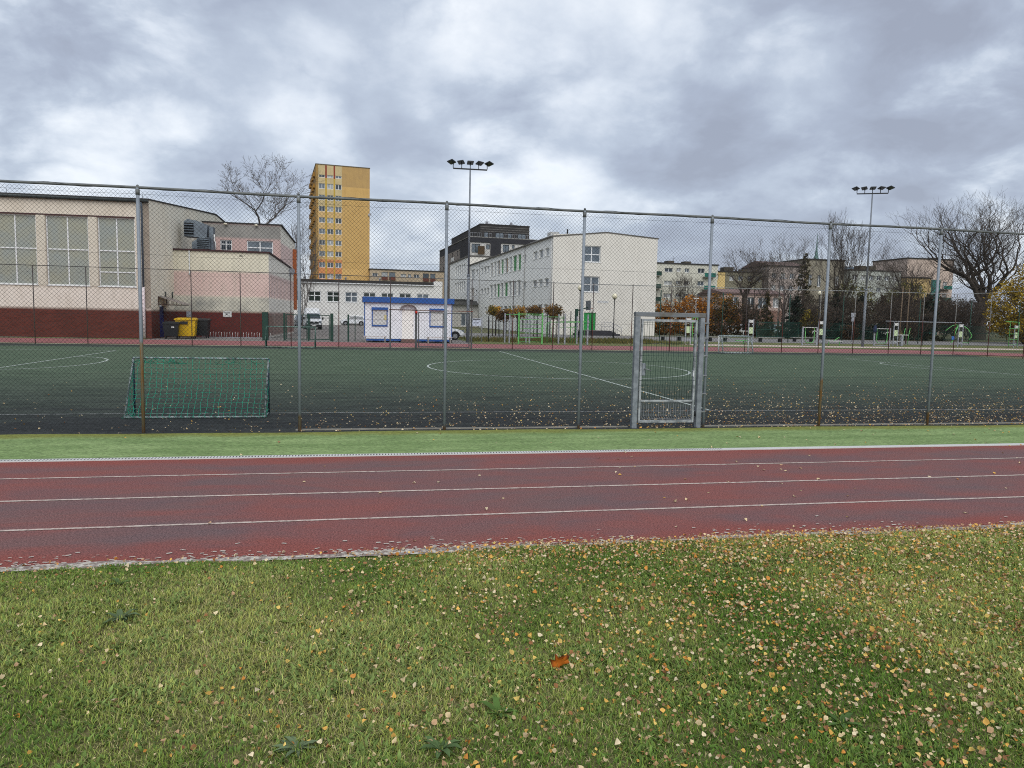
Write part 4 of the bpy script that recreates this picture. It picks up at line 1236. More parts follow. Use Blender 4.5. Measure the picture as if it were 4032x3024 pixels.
shol = [(u, u + 1.5, z, z + 1.6) for z in (18.7, 15.6, 12.5, 9.4) for u in (5, 12, 15.5, 23, 30, 38, 43)]
mb = MB(); wall(mb, D2, 0, 46, 0, 22.6, shol, .2); mb.build('side_wall', grb, dk)
for i, h in enumerate(shol): window(dk, D2, h, .2, (.5,), (), .1, MATS['dark recess'], panes(i))
mb = MB(); mb.box(-.2, .0, 0, 11, 15, 21.5); mb.build('dark_panel', cha, dk)
part('balcony_screen', mat('brown slatted screen', (84, 66, 44), (70, 56, 40), 4, .8), dk, (2.1, 3.9, -1.2, -1.1, 18.1, 20.3))
for z in (17.2, 14.1, 11.0):
    MB().box(-1.3, -.02, 14.5, 19, z, z + .18).build('balcony_slab', concrete_m, dk)
    MB().box(-1.3, -1.22, 14.5, 19, z + .19, z + 1.2).build('balcony_rail', white_m, dk)
part('roof_terrace', concrete_m, dk, (-.15, 22, -.25, 46, 22.602, 22.75))
ph = [(4.5, 5.6, 22.9, 24.35), (7.55, 9.85, 22.95, 24.35), (10.95, 12.1, 22.95, 24.35), (13.7, 16.0, 22.95, 24.3)]
ps = wall_mat('penthouse cladding', (58, 56, 56), (46, 46, 48), (66, 64, 62))
D3 = Fac((3.45, 2.2), 0); ph = [(a - 3.45, b_ - 3.45, c, e) for a, b_, c, e in ph]
mb = MB(); wall(mb, D3, 0, 13.5, 22.75, 26.3, ph, .15); mb.face([(3.45, 2.2, 22.75), (3.45, 2.2, 26.3), (3.45, 44, 26.3), (3.45, 44, 22.75)]); mb.face([(16.95, 2.2, 22.75), (16.95, 44, 22.75), (16.95, 44, 26.3), (16.95, 2.2, 26.3)]); mb.build('penthouse_wall', ps, dk)
for h in ph: window(dk, D3, h, .15, (.5,) if h[1] - h[0] > 1.4 else (), (), .1, MATS['dark recess'], glass_sky)
part('roof', roof_dark, dk, (3.35, 17.05, 2.1, 44, 26.302, 26.5))
for z in (24.5, 25.1, 25.7): part('cladding_line', mat('pale line', (130, 128, 124), None) if 'pale line' not in MATS else MATS['pale line'], dk, (3.4, 16.97, 2.17, 2.195, z, z + .07))
for x0, x1 in ((.2, 3.3), (3.9, 6.0), (7.4, 17.0)):
    mb = MB(); mb.box(x0, x1, -.18, -.15, 23.72, 23.78); mb.box(x0, x1, -.18, -.15, 22.8, 22.84)
    k = int((x1 - x0) / .6)
    for i in range(k + 1): xx = x0 + (x1 - x0 - .04) * i / k; mb.box(xx, xx + .04, -.18, -.15, 22.8, 23.75)
    mb.build('terrace_rail', pgrey_m, dk)
for x in (5.5, 12.3):
    mb = MB(); mb.box(x, x + 1.6, 5, 6.5, 26.5, 27.0); mb.lathe([(.35, 27.0), (.4, 27.4), (.1, 27.7)], (x + .4, 5.4, 0), 8); mb.build('roof_plant', pgrey_m, dk)

# ---- white school
sc = bldg('school', 'white three storey school with green panels, green door and gabled end wall', (22.33, 86.93), 2.5)
sw = wall_mat('school end render', (216, 212, 202), (190, 185, 174), (209, 205, 195))
sl = wall_mat('school long render', (236, 236, 231), (216, 214, 208), (230, 230, 225))  # whitened beyond the end wall to put light into a wall at grazing sun
S1 = Fac((0, 0), 0); S2 = Fac((0, 0), 90); S2.n = (1, 0)
fh = [(3.85, 6.2, 9.0, 11.0), (4.0, 6.15, 5.33, 7.27), (4.24, 5.8, .62, 2.78)]
mb = MB(); wall(mb, S1, 0, 13.78, 0, 12.2, fh, .2); mb.face([(0, 0, 12.2), (13.78, 0, 12.2), (6.85, 0, 12.66)]); mb.face([(13.78, 0, 0), (13.78, 55, 0), (13.78, 55, 12.2), (13.78, 0, 12.2)]); mb.build('end_wall', sw, sc)
big = [(3.85, 6.2, 9.0, 11.0), (4.0, 6.15, 5.33, 7.27)]
for h in big: window(sc, S1, h, .2, (.5,), (.48,), .11, frame_white, glass_sky, True)
gd = mat('green door paint', (44, 150, 74), (36, 132, 62), 2, .5)
d_ = MB(); fbox(d_, S1, 4.26, 5.01, .64, 2.76, .12, .17); fbox(d_, S1, 5.03, 5.78, .64, 2.76, .12, .17); dd = d_.build('door', gd, sc)
mb = MB(); fbox(mb, S1, 4.98, 5.06, 1.5, 1.7, .08, .118); mb.build('handle', steel_m, dd)
pl = MB(); fbox(pl, S1, 5.93, 7.41, 4.02, 4.3, -.03, .0); plq = pl.build('name_plate', white_m, sc)
mb = MB()
for i in range(9): fbox(mb, S1, 6.02 + i * .15, 6.12 + i * .15, 4.11, 4.21, -.036, -.031)
mb.build('lettering', pgrey_m, plq)
small3 = [(1.6, 3.4), (4.28, 6.25), (7.05, 9.05), (12.65, 14.6)]
tall = [(15.65, 17.5), (18.2, 20.5), (21.15, 22.8), (23.5, 25.8), (26.6, 28.4), (29.1, 31.2), (31.8, 33.6), (34.4, 36.6)]
sm2 = [(37.25, 39.2), (39.85, 41.75), (42.6, 44.5), (47.7, 49.45)]
L3_ = [(a, b_, 9.74, 10.75) for a, b_ in small3 + sm2] + [(a, b_, 8.8, 11.1) for a, b_ in tall] + [(50.7, 54.4, 9.07, 10.96)]
L2_ = [(a, b_, 6.07, 6.98) for a, b_ in small3 + sm2] + [(a, b_, 5.18, 7.38) for a, b_ in tall] + [(50.7, 54.3, 4.95, 7.37)]
L1_ = [(a, b_, 2.4, 3.72) for a, b_ in small3 + tall[:7]] + [(33, 34.6, 2.4, 3.72), (36, 37.6, 2.4, 3.72), (39, 40.6, 2.4, 3.72)]
mb = MB(); wall(mb, S2, 0, 55, 0, 11.85, L3_ + L2_ + L1_, .22); mb.face([S2.P(0, 11.85), S2.P(55, 11.85), S2.P(55, 11.84, .2), S2.P(0, 12.2)]); mb.build('long_wall', sl, sc)
gpan = mat('green blind panel', (46, 140, 66), (38, 122, 56), 1.5, .5)
blind = mat('drawn blinds', (190, 192, 190), (166, 170, 170), 1.2, .5)
for i, h in enumerate(L3_ + L2_ + L1_):
    tall_w = h[3] - h[2] > 1.8
    grn = (h[2] > 8 and tall_w and h[0] in (15.65, 18.2, 26.6)) or (5 < h[2] < 6 and h[0] in (23.5, 29.1)) or (h[2] < 3 and h[0] == 21.15)
    p_ = gpan if grn else (blind, glass_sky, blind, curtain_m, blind, glass_sky)[i % 6]
    window(sc, S2, h, .22, () if tall_w else (), () if grn or not tall_w else (.35,), .09, frame_white, p_, True)
mb = MB()
mb.loft([[(-.3, -.06, 11.86), (6.85, -.06, 12.662), (6.85, -.06, 12.80), (-.3, -.06, 12.0)], [(-.3, 55.2, 11.86), (6.85, 55.2, 12.662), (6.85, 55.2, 12.80), (-.3, 55.2, 12.0)]])
mb.loft([[(6.85, -.06, 12.662), (13.9, -.06, 12.202), (13.9, -.06, 12.34), (6.85, -.06, 12.80)], [(6.85, 55.2, 12.662), (13.9, 55.2, 12.202), (13.9, 55.2, 12.34), (6.85, 55.2, 12.80)]])
mb.build('roof', mat('school roof edge', (104, 100, 94), (86, 84, 80), 1, .8), sc)
for u in (.25, 13.3, 45.6):
    mb = MB(); mb.tube(S2.P(u, .1, -.1), S2.P(u, 11.8, -.1), .07, n=6); mb.build('downpipe', mat('pale pipe', (190, 190, 186), (170, 170, 168), 2, .5) if 'pale pipe' not in MATS else MATS['pale pipe'], sc)
MB().tube((2.75, 3, 12.3), (2.75, 3, 13.25), .1, n=8).build('chimney_pipe', dark_m, sc)
MB().box(.1, 1.2, 1.5, 3, 12.0, 12.65).build('roof_hatch', MATS['pale pipe'], sc)
stp = mat('dark grey steps', (56, 56, 60), (46, 46, 50), 2, .9)
mb = MB()
mb.box(3.9, 7.2, -2.0, -.01, 0, .60); mb.box(3.3, 3.9, -2.0, -.01, 0, .42); mb.box(7.2, 7.75, -2.0, -.01, 0, .42); mb.box(7.75, 8.3, -2.0, -.01, 0, .22); mb.box(2.8, 3.3, -2.0, -.01, 0, .22)
st = mb.build('steps', stp, sc)
mb = MB()
for a, b_ in (((5.9, .60), (8.3, .05)),):
    mb.path([(5.9, -1.9, .6), (5.9, -1.9, 1.65), (7.0, -1.9, 1.65), (8.5, -1.9, 1.0), (8.5, -1.9, 0)], .03, 5)
    mb.path([(5.9, -1.9, 1.15), (7.0, -1.9, 1.15), (8.5, -1.9, .5)], .025, 5)
    for x in (6.25, 6.6, 6.95, 7.3, 7.65, 8.0): mb.tube((x, -1.9, .3), (x, -1.9, 1.6 - max(0, x - 7) * .43), .015, n=4)
mb.build('handrail', pgrey_m, st)

# second white wing beyond
w2 = bldg('school_wing', 'farther white school wing with rows of tall narrow windows', (19.67, 141.9), 2.5)
Wf = Fac((0, 0), 0); Ws = Fac((0, 0), 90); Ws.n = (1, 0)
wh = [(a, b_, z0, z1) for z0, z1 in ((10.6, 12.55), (7.02, 9.06), (4.6, 5.5)) for a, b_ in ((4.4, 6.2), (6.95, 8.7), (9.4, 11.2), (11.95, 13.8), (14.8, 16.5))]
mb = MB(); wall(mb, Wf, 0, 14, 0, 13.6); mb.build('front_wall', sw, w2)
mb = MB(); wall(mb, Ws, 0, 24, 0, 13.6, wh, .2); mb.build('long_wall', sl, w2)
for h in wh: window(w2, Ws, h, .2, (), (), .1, frame_white, blind)
part('roof', MATS['school roof edge'], w2, (-.25, 14.2, -.1, 24, 13.6, 13.85))
# entrance block
en = bldg('entrance_block', 'low grey white entrance block with dark overhanging roof between school and kiosk', (8.0, 134.0), 0)
E1 = Fac((0, 0), 0)
eh = [(4.2, 6.0, 1.2, 2.8), (9.2, 11, .2, 2.6)]
mb = MB(); wall(mb, E1, 0, 13.2, 0, 4.1, eh, .15); mb.face([(13.2, 0, 0), (13.2, 8, 0), (13.2, 8, 4.1), (13.2, 0, 4.1)]); mb.build('wall', wall_mat('entrance render', (190, 188, 182), (150, 148, 142), (178, 176, 170)), en)
for h in eh: window(en, E1, h, .15, (.5,), (), .08, frame_white, glass_sky)
mb = MB(); mb.loft([[(-.5, -.9, 4.102), (13.9, -.9, 4.102), (12.4, .8, 4.85), (-.5, .8, 4.85)], [(-.5, 8, 4.102), (13.9, 8, 4.102), (12.4, 7.5, 4.85), (-.5, 7.5, 4.85)]]); mb.build('roof', mat('grey sloped roof', (74, 74, 70), (60, 60, 58), 1, .8), en)
part('fascia', MATS['dark recess'], en, (-.5, 11.5, .6, .79, 4.86, 5.1))

# ---- flats beyond the park on the right
cream = wall_mat('cream flats render', (200, 198, 184), (168, 166, 154), (192, 190, 176))
wn = [(a, b_, c - 2.75 * k, e - 2.75 * k) for k in range(5) for a, b_, c, e in ((2.7, 4.6, 12.5, 13.4), (5.45, 6.5, 12.65, 13.45), (7.4, 8.5, 12.55, 13.45), (10.5, 12.1, 12.5, 13.55))]
cb, Fc = flats('apartment_block', 'cream apartment block with green balconies and roof chimneys right of the school', (61.0, 150.0), 0, 15.2, 11, 14.3, cream, wn)
for x in (4.2, 8.2): part('chimney', mat('dark chimney', (84, 78, 66), (68, 64, 56), 2, .9) if 'dark chimney' not in MATS else MATS['dark chimney'], cb, (x, x + 1.5, 2, 4, 14.55, 15.15))
teal = mat('teal balcony', (34, 112, 98), (28, 92, 84), 1, .6)
for k in range(5):
    for x0, x1 in ((11.6, 14.2), (.3, 1.6)):
        z = 11.7 - 2.75 * k
        bl = part('balcony_slab', concrete_m, cb, (x0, x1, -1.1, -.02, z - .12, z)); part('balcony_rail', teal if x0 > 5 else dgreen_m, bl, (x0, x1, -1.15, -1.1, z + .002, z + .85))
part('antenna', dark_m, cb, (6.0, 6.04, 3, 3.04, 14.55, 16.2), (5.7, 6.3, 3, 3.04, 15.7, 15.74))

yel_w = wall_mat('yellow flats render', (208, 182, 124), (168, 146, 104), (200, 174, 118))
wn = [(a, b_, c - 2.75 * k, e - 2.75 * k) for k in range(4) for a, b_, c, e in ((.55, 1.0, 11.4, 12.3), (1.7, 2.6, 11.4, 12.3))]
yb, Fy = flats('apartment_block', 'yellow rendered apartment block end behind the park trees', (74.1, 150.5), 0, 4.2, 12, 13.0, yel_w, wn)
ol = wall_mat('olive grey flats render', (126, 122, 104), (100, 98, 86), (116, 112, 96))
wn = [(1.2 + 2.2 * i, 2.3 + 2.2 * i, 11.2 - 2.75 * k, 12.3 - 2.75 * k) for k in range(4) for i in range(4)]
ob, Fo = flats('apartment_block', 'olive grey flats with roof chimney joined to the yellow block', (78.4, 151), 0, 9.2, 12, 13.1, ol, wn)
part('chimney', MATS['dark chimney'], ob, (.9, 3.2, 2, 4, 13.35, 14.3)); part('chimney', MATS['dark chimney'], ob, (5.4, 6.6, 2, 4, 13.35, 14.0))

pk = wall_mat('dull pink flats render', (168, 156, 148), (140, 130, 124), (160, 148, 142))
wn = [(.8 + 2.2 * i, 1.9 + 2.2 * i, 12.0 - 2.75 * k, 13.2 - 2.75 * k) for k in range(4) for i in range(4)]
pb, Fp = flats('apartment_block', 'dull pink flats with dark red roof seen through bare branches', (88.6, 150), 0, 9.4, 12, 14.6, pk, wn)
mb = MB(); mb.loft([[(-.3, -.3, 14.86), (9.7, -.3, 14.86), (9.7, 6, 16.2), (-.3, 6, 16.2)], [(-.3, 12.3, 14.86), (9.7, 12.3, 14.86), (9.7, 6.1, 16.2), (-.3, 6.1, 16.2)]]); mb.build('pitched_roof', mat('dark red roof', (112, 92, 86), (100, 84, 80), 2, .9), pb)

ch_w = wall_mat('grey beige church render', (142, 136, 120), (116, 112, 100), (132, 126, 112))
hol = [(1 + 2.3 * i, 1.9 + 2.3 * i, 10.5, 13.2) for i in range(4)]
cbd, Fch = flats('church', 'grey beige hall with slim turquoise spire rising behind the trees', (98.9, 152), 0, 10.1, 14, 16.6, ch_w, hol)
mb = MB(); mb.lathe([(.95, 16.86), (.55, 17.4), (.36, 18.2), (.18, 19.5), (.03, 23.0)], (5.3, 4, 0), 8); mb.build('spire', mat('verdigris spire', (104, 138, 132), (86, 116, 112), 2, .7), cbd)

gy = wall_mat('pale grey flats render', (176, 180, 172), (140, 144, 138), (164, 168, 160))
wn = [(.8 + 2.1 * i, 2.0 + 2.1 * i, 12.3 - 2.75 * k, 13.4 - 2.75 * k) for k in range(4) for i in range(6)]
gb, Fg = flats('apartment_block', 'pale grey green flats with dark cornice right of the floodlight mast', (109.1, 150), 0, 13.4, 12, 14.4, gy, wn)
for x in (3.8, 6.5): part('chimney', MATS['dark chimney'], gb, (x, x + 1.7, 2, 4, 14.65, 15.7))
part('blue_roof_shed', mat('pale blue roof', (150, 170, 186), (136, 156, 172), 1, .6), gb, (.2, 5.6, 5, 10, 14.65, 15.6))

tt = wall_mat('peach tower render', (194, 176, 162), (164, 150, 138), (186, 168, 156))
tealw = wall_mat('teal panels', (60, 110, 104), (44, 86, 84), (70, 122, 114))
wn = [(10.0, 11.2, 11.0 - 2.75 * k, 12.5 - 2.75 * k) for k in range(4)] + [(6.6, 7.6, 11.0 - 2.75 * k, 12.5 - 2.75 * k) for k in range(4)]
tb_, Ft = flats('apartment_block', 'peach apartment tower with teal balcony bays beside the big bare tree', (124.0, 150), 0, 12.6, 12, 17.6, tt, wn)
MB().box(5.2, 9.2, -.12, -.01, 0, 12.9).build('teal_panel', tealw, tb_)
for k in range(4):
    bl = part('balcony_slab', concrete_m, tb_, (9.3, 11.6, -1.1, -.02, 10.6 - 2.75 * k, 10.75 - 2.75 * k)); part('balcony_rail', teal, bl, (9.3, 11.6, -1.15, -1.1, 10.752 - 2.75 * k, 11.5 - 2.75 * k))
part('roof_stack', MATS['dark chimney'], tb_, (9.4, 10.6, 3, 5, 17.85, 18.4))
yl, Fyl = flats('apartment_block', 'low mustard yellow house front between grey flats and peach tower', (122.6, 148), 0, 6.4, 2, 13.0, wall_mat('mustard render', (190, 166, 116), (156, 136, 100), (182, 158, 112)), [(.9, 1.9, 10, 11.4), (3.2, 4.2, 10, 11.4)])

lp = wall_mat('low pink render', (186, 164, 152), (152, 136, 128), (178, 158, 148), bands=((0, 4.1, (138, 108, 96), (126, 98, 88)),))
wn = [(1.2, 3.0, 4.4, 6.3), (4.6, 6.0, 4.4, 6.3), (6.6, 8.6, 4.4, 6.3), (9.4, 10.7, 4.6, 6.3)]
lb, Flp = flats('low_house', 'low pink house with white framed window behind the bare trees', (59.6, 115), 0, 11.6, 9, 6.7, lp, wn, rm=mat('brick red roof band', (128, 104, 98), (114, 96, 92), 1, .9), frame=.16)
mb = MB(); mb.loft([[(-.3, -.3, 6.96), (11.9, -.3, 6.96), (11.9, 4.5, 7.8), (-.3, 4.5, 7.8)], [(-.3, 9.3, 6.96), (11.9, 9.3, 6.96), (11.9, 4.6, 7.8), (-.3, 4.6, 7.8)]]); mb.build('pitched_roof', MATS['brick red roof band'], lb)
# ------------------------------------------------------------------ trees and shrubs
def prisms(segs, k=4):
    """segs: list of (p, q, r0, r1) -> open k-sided tubes"""
    A = np.array([[*s[0], *s[1], s[2], s[3]] for s in segs], dtype=float)
    p, q, r0, r1 = A[:, :3], A[:, 3:6], A[:, 6], A[:, 7]
    d = q - p; L_ = np.linalg.norm(d, axis=1, keepdims=True); d = d / np.maximum(L_, 1e-6)
    ref = np.where(np.abs(d[:, 2:3]) < .9, np.array([[0, 0, 1.0]]), np.array([[1.0, 0, 0]]))
    a = np.cross(d, ref); a /= np.linalg.norm(a, axis=1, keepdims=True); b_ = np.cross(d, a)
    n = len(A); V = np.zeros((n, 2 * k, 3))
    for i in range(k):
        t = 2 * math.pi * i / k; o = a * math.cos(t) + b_ * math.sin(t)
        V[:, i] = p + o * r0[:, None]; V[:, k + i] = q + o * r1[:, None]
    base = np.arange(n)[:, None] * 2 * k
    F = np.concatenate([base + np.array([[i, (i + 1) % k, k + (i + 1) % k, k + i]]) for i in range(k)], 0)
    return V.reshape(-1, 3), F


def grow(rnd, H, W, fork, depth, r0, lean=0.0, upness=.55, stems=1, wob=.16):
    """limb segments of a bare tree, fitted to height H and crown width W"""
    thick, thin = [], []

    def limb(p, d, l, r, dep):
        n = 4 if dep < 4 else 3
        for i in range(n):
            d2 = (d + Vector((rnd.gauss(0, wob), rnd.gauss(0, wob), rnd.gauss(0, wob * .6) + .10 * upness))).normalized()
            q = p + d2 * (l / n); ra = r * (1 - .30 * i / n); rb = r * (1 - .30 * (i + 1) / n)
            (thick if dep < 2 else thin).append((p, q, ra, rb))
            if dep >= 1 and dep < depth and rnd.random() < .62:
                s = (d2 * .8 + Vector((rnd.gauss(0, .6), rnd.gauss(0, .6), rnd.gauss(.1, .35)))).normalized()
                limb(q, s, l * rnd.uniform(.42, .66), rb * .42, max(dep + 2, 3))
            p, d = q, d2
        if dep >= depth: return
        m = 2 if rnd.random() < .8 else 3
        az = rnd.uniform(0, 6.28)
        for j in range(m):
            an_ = rnd.uniform(.18, .58) if dep > 1 else rnd.uniform(.3, .8); a2 = az + j * 6.28 / m + rnd.uniform(-.5, .5)
            o = d.orthogonal().normalized(); o2 = d.cross(o)
            c = (d * math.cos(an_) + (o * math.cos(a2) + o2 * math.sin(a2)) * math.sin(an_) + Vector((0, 0, .12 * upness))).normalized()
            limb(p, c, l * rnd.uniform(.66, .88), r * .7 * (.62 if m == 3 else .80), dep + 1)

    thick.append((Vector((0, 0, -.1)), Vector((lean * .3, 0, fork * .5)), r0 * 1.15, r0))
    thick.append((Vector((lean * .3, 0, fork * .5)), Vector((lean, 0, fork)), r0, r0 * .92))
    for s in range(stems):
        a = 6.28 * s / stems + rnd.uniform(-.4, .4); t = rnd.uniform(.25, .6) if stems > 1 else 0.05
        limb(Vector((lean, 0, fork * .97)), Vector((math.cos(a) * t, math.sin(a) * t, 1)).normalized(), (H - fork) * .34, r0 * (.42 if stems > 1 else .8), 0 if stems == 1 else 1)
    pts = np.array([s[1] for s in thick + thin])
    top = np.percentile(pts[:, 2], 99.7); sz = (H - fork) / max(.1, top - fork)
    hw = np.percentile(np.abs(pts[:, :2] - np.array([[lean, 0]])), 98.5); sx = (W / 2) / max(.1, hw)

    def fit(s):
        o = []
        for v in s[:2]:
            z = fork + (v[2] - fork) * sz if v[2] > fork else v[2]
            k = 1 if v[2] <= fork else sx
            o.append((lean + (v[0] - lean) * k, v[1] * k, z))
        return (o[0], o[1], s[2], s[3])
    return [fit(s) for s in thick], [fit(s) for s in thin]


def leaf_cards(P, size, cols, flat=.0):
    n = len(P); nrm = RNG.normal(0, 1, (n, 3)); nrm[:, 2] += flat; nrm /= np.linalg.norm(nrm, axis=1, keepdims=True)
    ref = RNG.normal(0, 1, (n, 3)); a = np.cross(nrm, ref); a /= np.linalg.norm(a, axis=1, keepdims=True); b_ = np.cross(nrm, a)
    s = (size * RNG.uniform(.6, 1.3, n))[:, None]
    V = np.stack([P - a * s * .5, P + b_ * s * .32, P + a * s * .5, P - b_ * s * .32], 1)
    V[:, 2] += nrm * s * .1
    return V.reshape(-1, 3), np.arange(4 * n).reshape(n, 4), np.repeat(cols, 4, 0)


def clumps(rnd, blobs, n, size, pal, shade=.55, hollow=.5, loose=.13):
    """leaf clumps inside a set of ellipsoids: P, colours darker below and inside"""
    Ps, Cs = [], []; tot = sum(b_[3] * b_[4] * b_[5] for b_ in blobs) ** 1.0
    pal = np.array([L3(c) for c in pal])
    for cx, cy, cz, rx, ry, rz in blobs:
        k = max(12, int(n * rx * ry * rz / tot))
        m = max(5, k // 26)
        d = RNG.normal(0, 1, (m, 3)); d /= np.linalg.norm(d, axis=1, keepdims=True); rad = RNG.uniform(hollow, 1, (m, 1)) ** .6
        ctr = d * rad
        i = RNG.integers(0, m, k); pp = ctr[i] + RNG.normal(0, loose, (k, 3))
        tone = RNG.uniform(.7, 1.15, m)[i]
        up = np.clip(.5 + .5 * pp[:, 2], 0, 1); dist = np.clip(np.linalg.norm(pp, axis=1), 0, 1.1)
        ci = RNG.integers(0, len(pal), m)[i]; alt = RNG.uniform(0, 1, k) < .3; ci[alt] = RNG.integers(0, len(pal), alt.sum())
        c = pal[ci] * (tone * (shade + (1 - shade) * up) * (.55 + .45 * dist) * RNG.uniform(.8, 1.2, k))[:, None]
        Ps.append(pp * np.array([[rx, ry, rz]]) + np.array([[cx, cy, cz]])); Cs.append(c)
    P = np.concatenate(Ps); C = np.concatenate(Cs)
    return leaf_cards(P, size, C)


def bare_tree(label, x, y, H, W, fork, r0, seed, depth=6, lean=0, stems=1, m=None, leaves_=None, upness=.55, name='bare_tree', wob=.16, twig=1.0, group='bare park trees'):
    rnd = random.Random(seed)
    t = thing(name, label, 'tree', (x, y, 0), 0, group)
    a, b_ = grow(rnd, H, W, fork, depth, r0, lean, upness, stems, wob)
    V, F = prisms(a, 7); np_mesh('trunk', V, F, m or bark_m, t, smooth=True)
    b_ = [(p, q, max(u, .011) * twig, max(v, .008) * twig) for p, q, u, v in b_]
    V, F = prisms(b_, 3); np_mesh('crown', V, F, m or bark_m, t)
    if leaves_:
        n, size, pal = leaves_
        pts = np.array([s[1] for s in b_]); P = pts[RNG.integers(0, len(pts), n)] + RNG.normal(0, .18, (n, 3))
        pl = np.array([L3(c) for c in pal]); C = pl[RNG.integers(0, len(pl), n)] * RNG.uniform(.6, 1.1, (n, 1))
        V, F, C = leaf_cards(P, size, C); np_mesh('leaves', V, F, leaf_t, t, C)
    return t


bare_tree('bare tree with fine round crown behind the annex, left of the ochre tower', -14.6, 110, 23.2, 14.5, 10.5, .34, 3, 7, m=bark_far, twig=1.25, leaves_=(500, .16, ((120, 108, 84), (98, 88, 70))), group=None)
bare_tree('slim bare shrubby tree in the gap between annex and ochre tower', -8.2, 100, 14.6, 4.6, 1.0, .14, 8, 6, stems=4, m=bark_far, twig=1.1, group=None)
bare_tree('largest bare tree, thick forked trunk at the far right beside the yellow tree', 97.2, 100.5, 22.8, 17, 6.0, .95, 33, 7, stems=6, upness=1.5, twig=1.1)
bare_tree('tall dark bare tree just left of the right floodlight mast', 64.0, 90, 16.8, 10.5, 3.2, .30, 5, 7, stems=4, upness=.7)
bare_tree('pale trunked leaning tree with open crooked crown behind the white far goal', 53.0, 95, 12.5, 9.6, 5.4, .42, 17, 6, lean=-.5, stems=4, m=bark_m, wob=.24, leaves_=(260, .14, ((92, 80, 44), (80, 66, 40))))
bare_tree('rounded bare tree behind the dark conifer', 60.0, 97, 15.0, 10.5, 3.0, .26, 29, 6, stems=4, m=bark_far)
bare_tree('broad crooked bare tree with gnarled limbs right of the right floodlight mast', 75.0, 90, 13.8, 12.8, 2.6, .38, 41, 6, stems=6, wob=.26, leaves_=(420, .13, ((88, 72, 44), (96, 82, 50))))
bare_tree('low many stemmed bare tree in front of the cream flats', 47.5, 105, 9.6, 7.4, .8, .16, 52, 6, stems=8, leaves_=(200, .12, ((110, 90, 60),)))
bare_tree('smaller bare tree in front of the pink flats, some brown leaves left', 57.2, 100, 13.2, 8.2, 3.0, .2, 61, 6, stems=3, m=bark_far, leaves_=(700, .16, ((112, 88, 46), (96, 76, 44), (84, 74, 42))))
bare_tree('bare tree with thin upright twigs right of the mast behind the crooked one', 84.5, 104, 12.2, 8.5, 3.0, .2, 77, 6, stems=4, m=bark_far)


def conifer(label, x, y, H, W, pal, seed, n=2600, size=.28, name='conifer', group='dark conifers in the park', ragged=.35):
    rnd = random.Random(seed); t = thing(name, label, 'tree', (x, y, 0), 0, group)
    MB().tube((0, 0, 0), (0, 0, H * .97), .035 * W + .05, .02, n=7).build('trunk', bark_m, t)
    P, C = [], []; pl = [L3(c) for c in pal]
    nb = int(26 + H * 9)
    for i in range(nb):
        z = H * (.04 + .95 * (i + rnd.random()) / nb); l = W / 2 * (1 - z / H) ** .8 * rnd.uniform(1 - ragged, 1.12) + .12
        a = rnd.uniform(0, 6.28); c = rnd.choice(pl); k = max(4, int(n / nb * (.35 + 1.3 * l / (W / 2))))
        for j in range(k):
            s = rnd.uniform(.12, 1) ** .75; sp = .16 * l + .06
            P.append((math.cos(a) * l * s + rnd.gauss(0, sp * .6), math.sin(a) * l * s + rnd.gauss(0, sp * .6), z - .30 * l * s * s + rnd.gauss(0, .09) + .10 * s))
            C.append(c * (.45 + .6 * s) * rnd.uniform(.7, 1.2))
    V, F, C = leaf_cards(np.array(P), size, np.array(C), .6); np_mesh('crown', V, F, leaf_t, t, C)
    return t


DG = ((44, 56, 44), (36, 48, 42), (54, 60, 44)); BR = ((74, 66, 42), (62, 60, 42), (84, 72, 44))
conifer('ragged olive conifer with pointed top among the bare trees', 61.8, 95, 12.0, 6.2, ((98, 92, 62), (84, 82, 58), (104, 92, 60)), 2, 3000, .30, ragged=.55)
conifer('low dark spruce at left, behind the outdoor gym frame', 56.2, 88, 5.6, 5.2, DG, 3, 3400, .3)
conifer('dark spruce just left of the right floodlight mast base', 62.6, 88.5, 6.2, 5.4, DG, 4, 3600, .3)
conifer('dark spruce just right of the right floodlight mast', 67.2, 89.5, 6.0, 4.8, DG, 5, 3300, .3)
conifer('dark evergreen behind the green exercise frame at right', 76.6, 88, 6.3, 5.4, DG + ((62, 66, 44),), 6, 3600, .3)
conifer('brown green evergreen between the two flats gaps at right', 71.6, 91, 6.2, 4.6, BR, 7, 3200, .3)
conifer('bronze columnar conifer beside the leaning tree', 54.6, 92.5, 6.2, 2.3, ((86, 74, 36), (74, 70, 38), (64, 60, 36)), 8, 1900, .22)
for i, (x, h, s_) in enumerate(((55.6, 3.5, 'first'), (57.0, 3.2, 'middle'), (57.9, 3.0, 'third'))):
    conifer('small pointed green thuja, %s of three below the low pink house' % s_, x, 96.5, h, 1.0, ((44, 70, 48), (36, 60, 44)), 30 + i, 420, .2, 'thuja', 'three small thujas', .15)


def leafy(label, x, y, blobs, n, size, pal, name='shrub', cat='shrub', group=None, trunk=None, shade=.4):
    t = thing(name, label, cat, (x, y, 0), 0, group)
    mb = MB(); rnd = random.Random(int(x * 7 + y))
    for b_ in blobs:
        mb.path([(rnd.uniform(-.1, .1), rnd.uniform(-.1, .1), 0), (b_[0] * .4, b_[1] * .4, b_[2] * .5), (b_[0], b_[1], b_[2] + b_[5] * .4)], [trunk or .06, (trunk or .06) * .7, .02], 6)
    mb.build('trunk' if cat == 'tree' else 'stem', bark_m, t)
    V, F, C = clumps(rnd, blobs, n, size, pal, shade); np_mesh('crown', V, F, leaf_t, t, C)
    return t


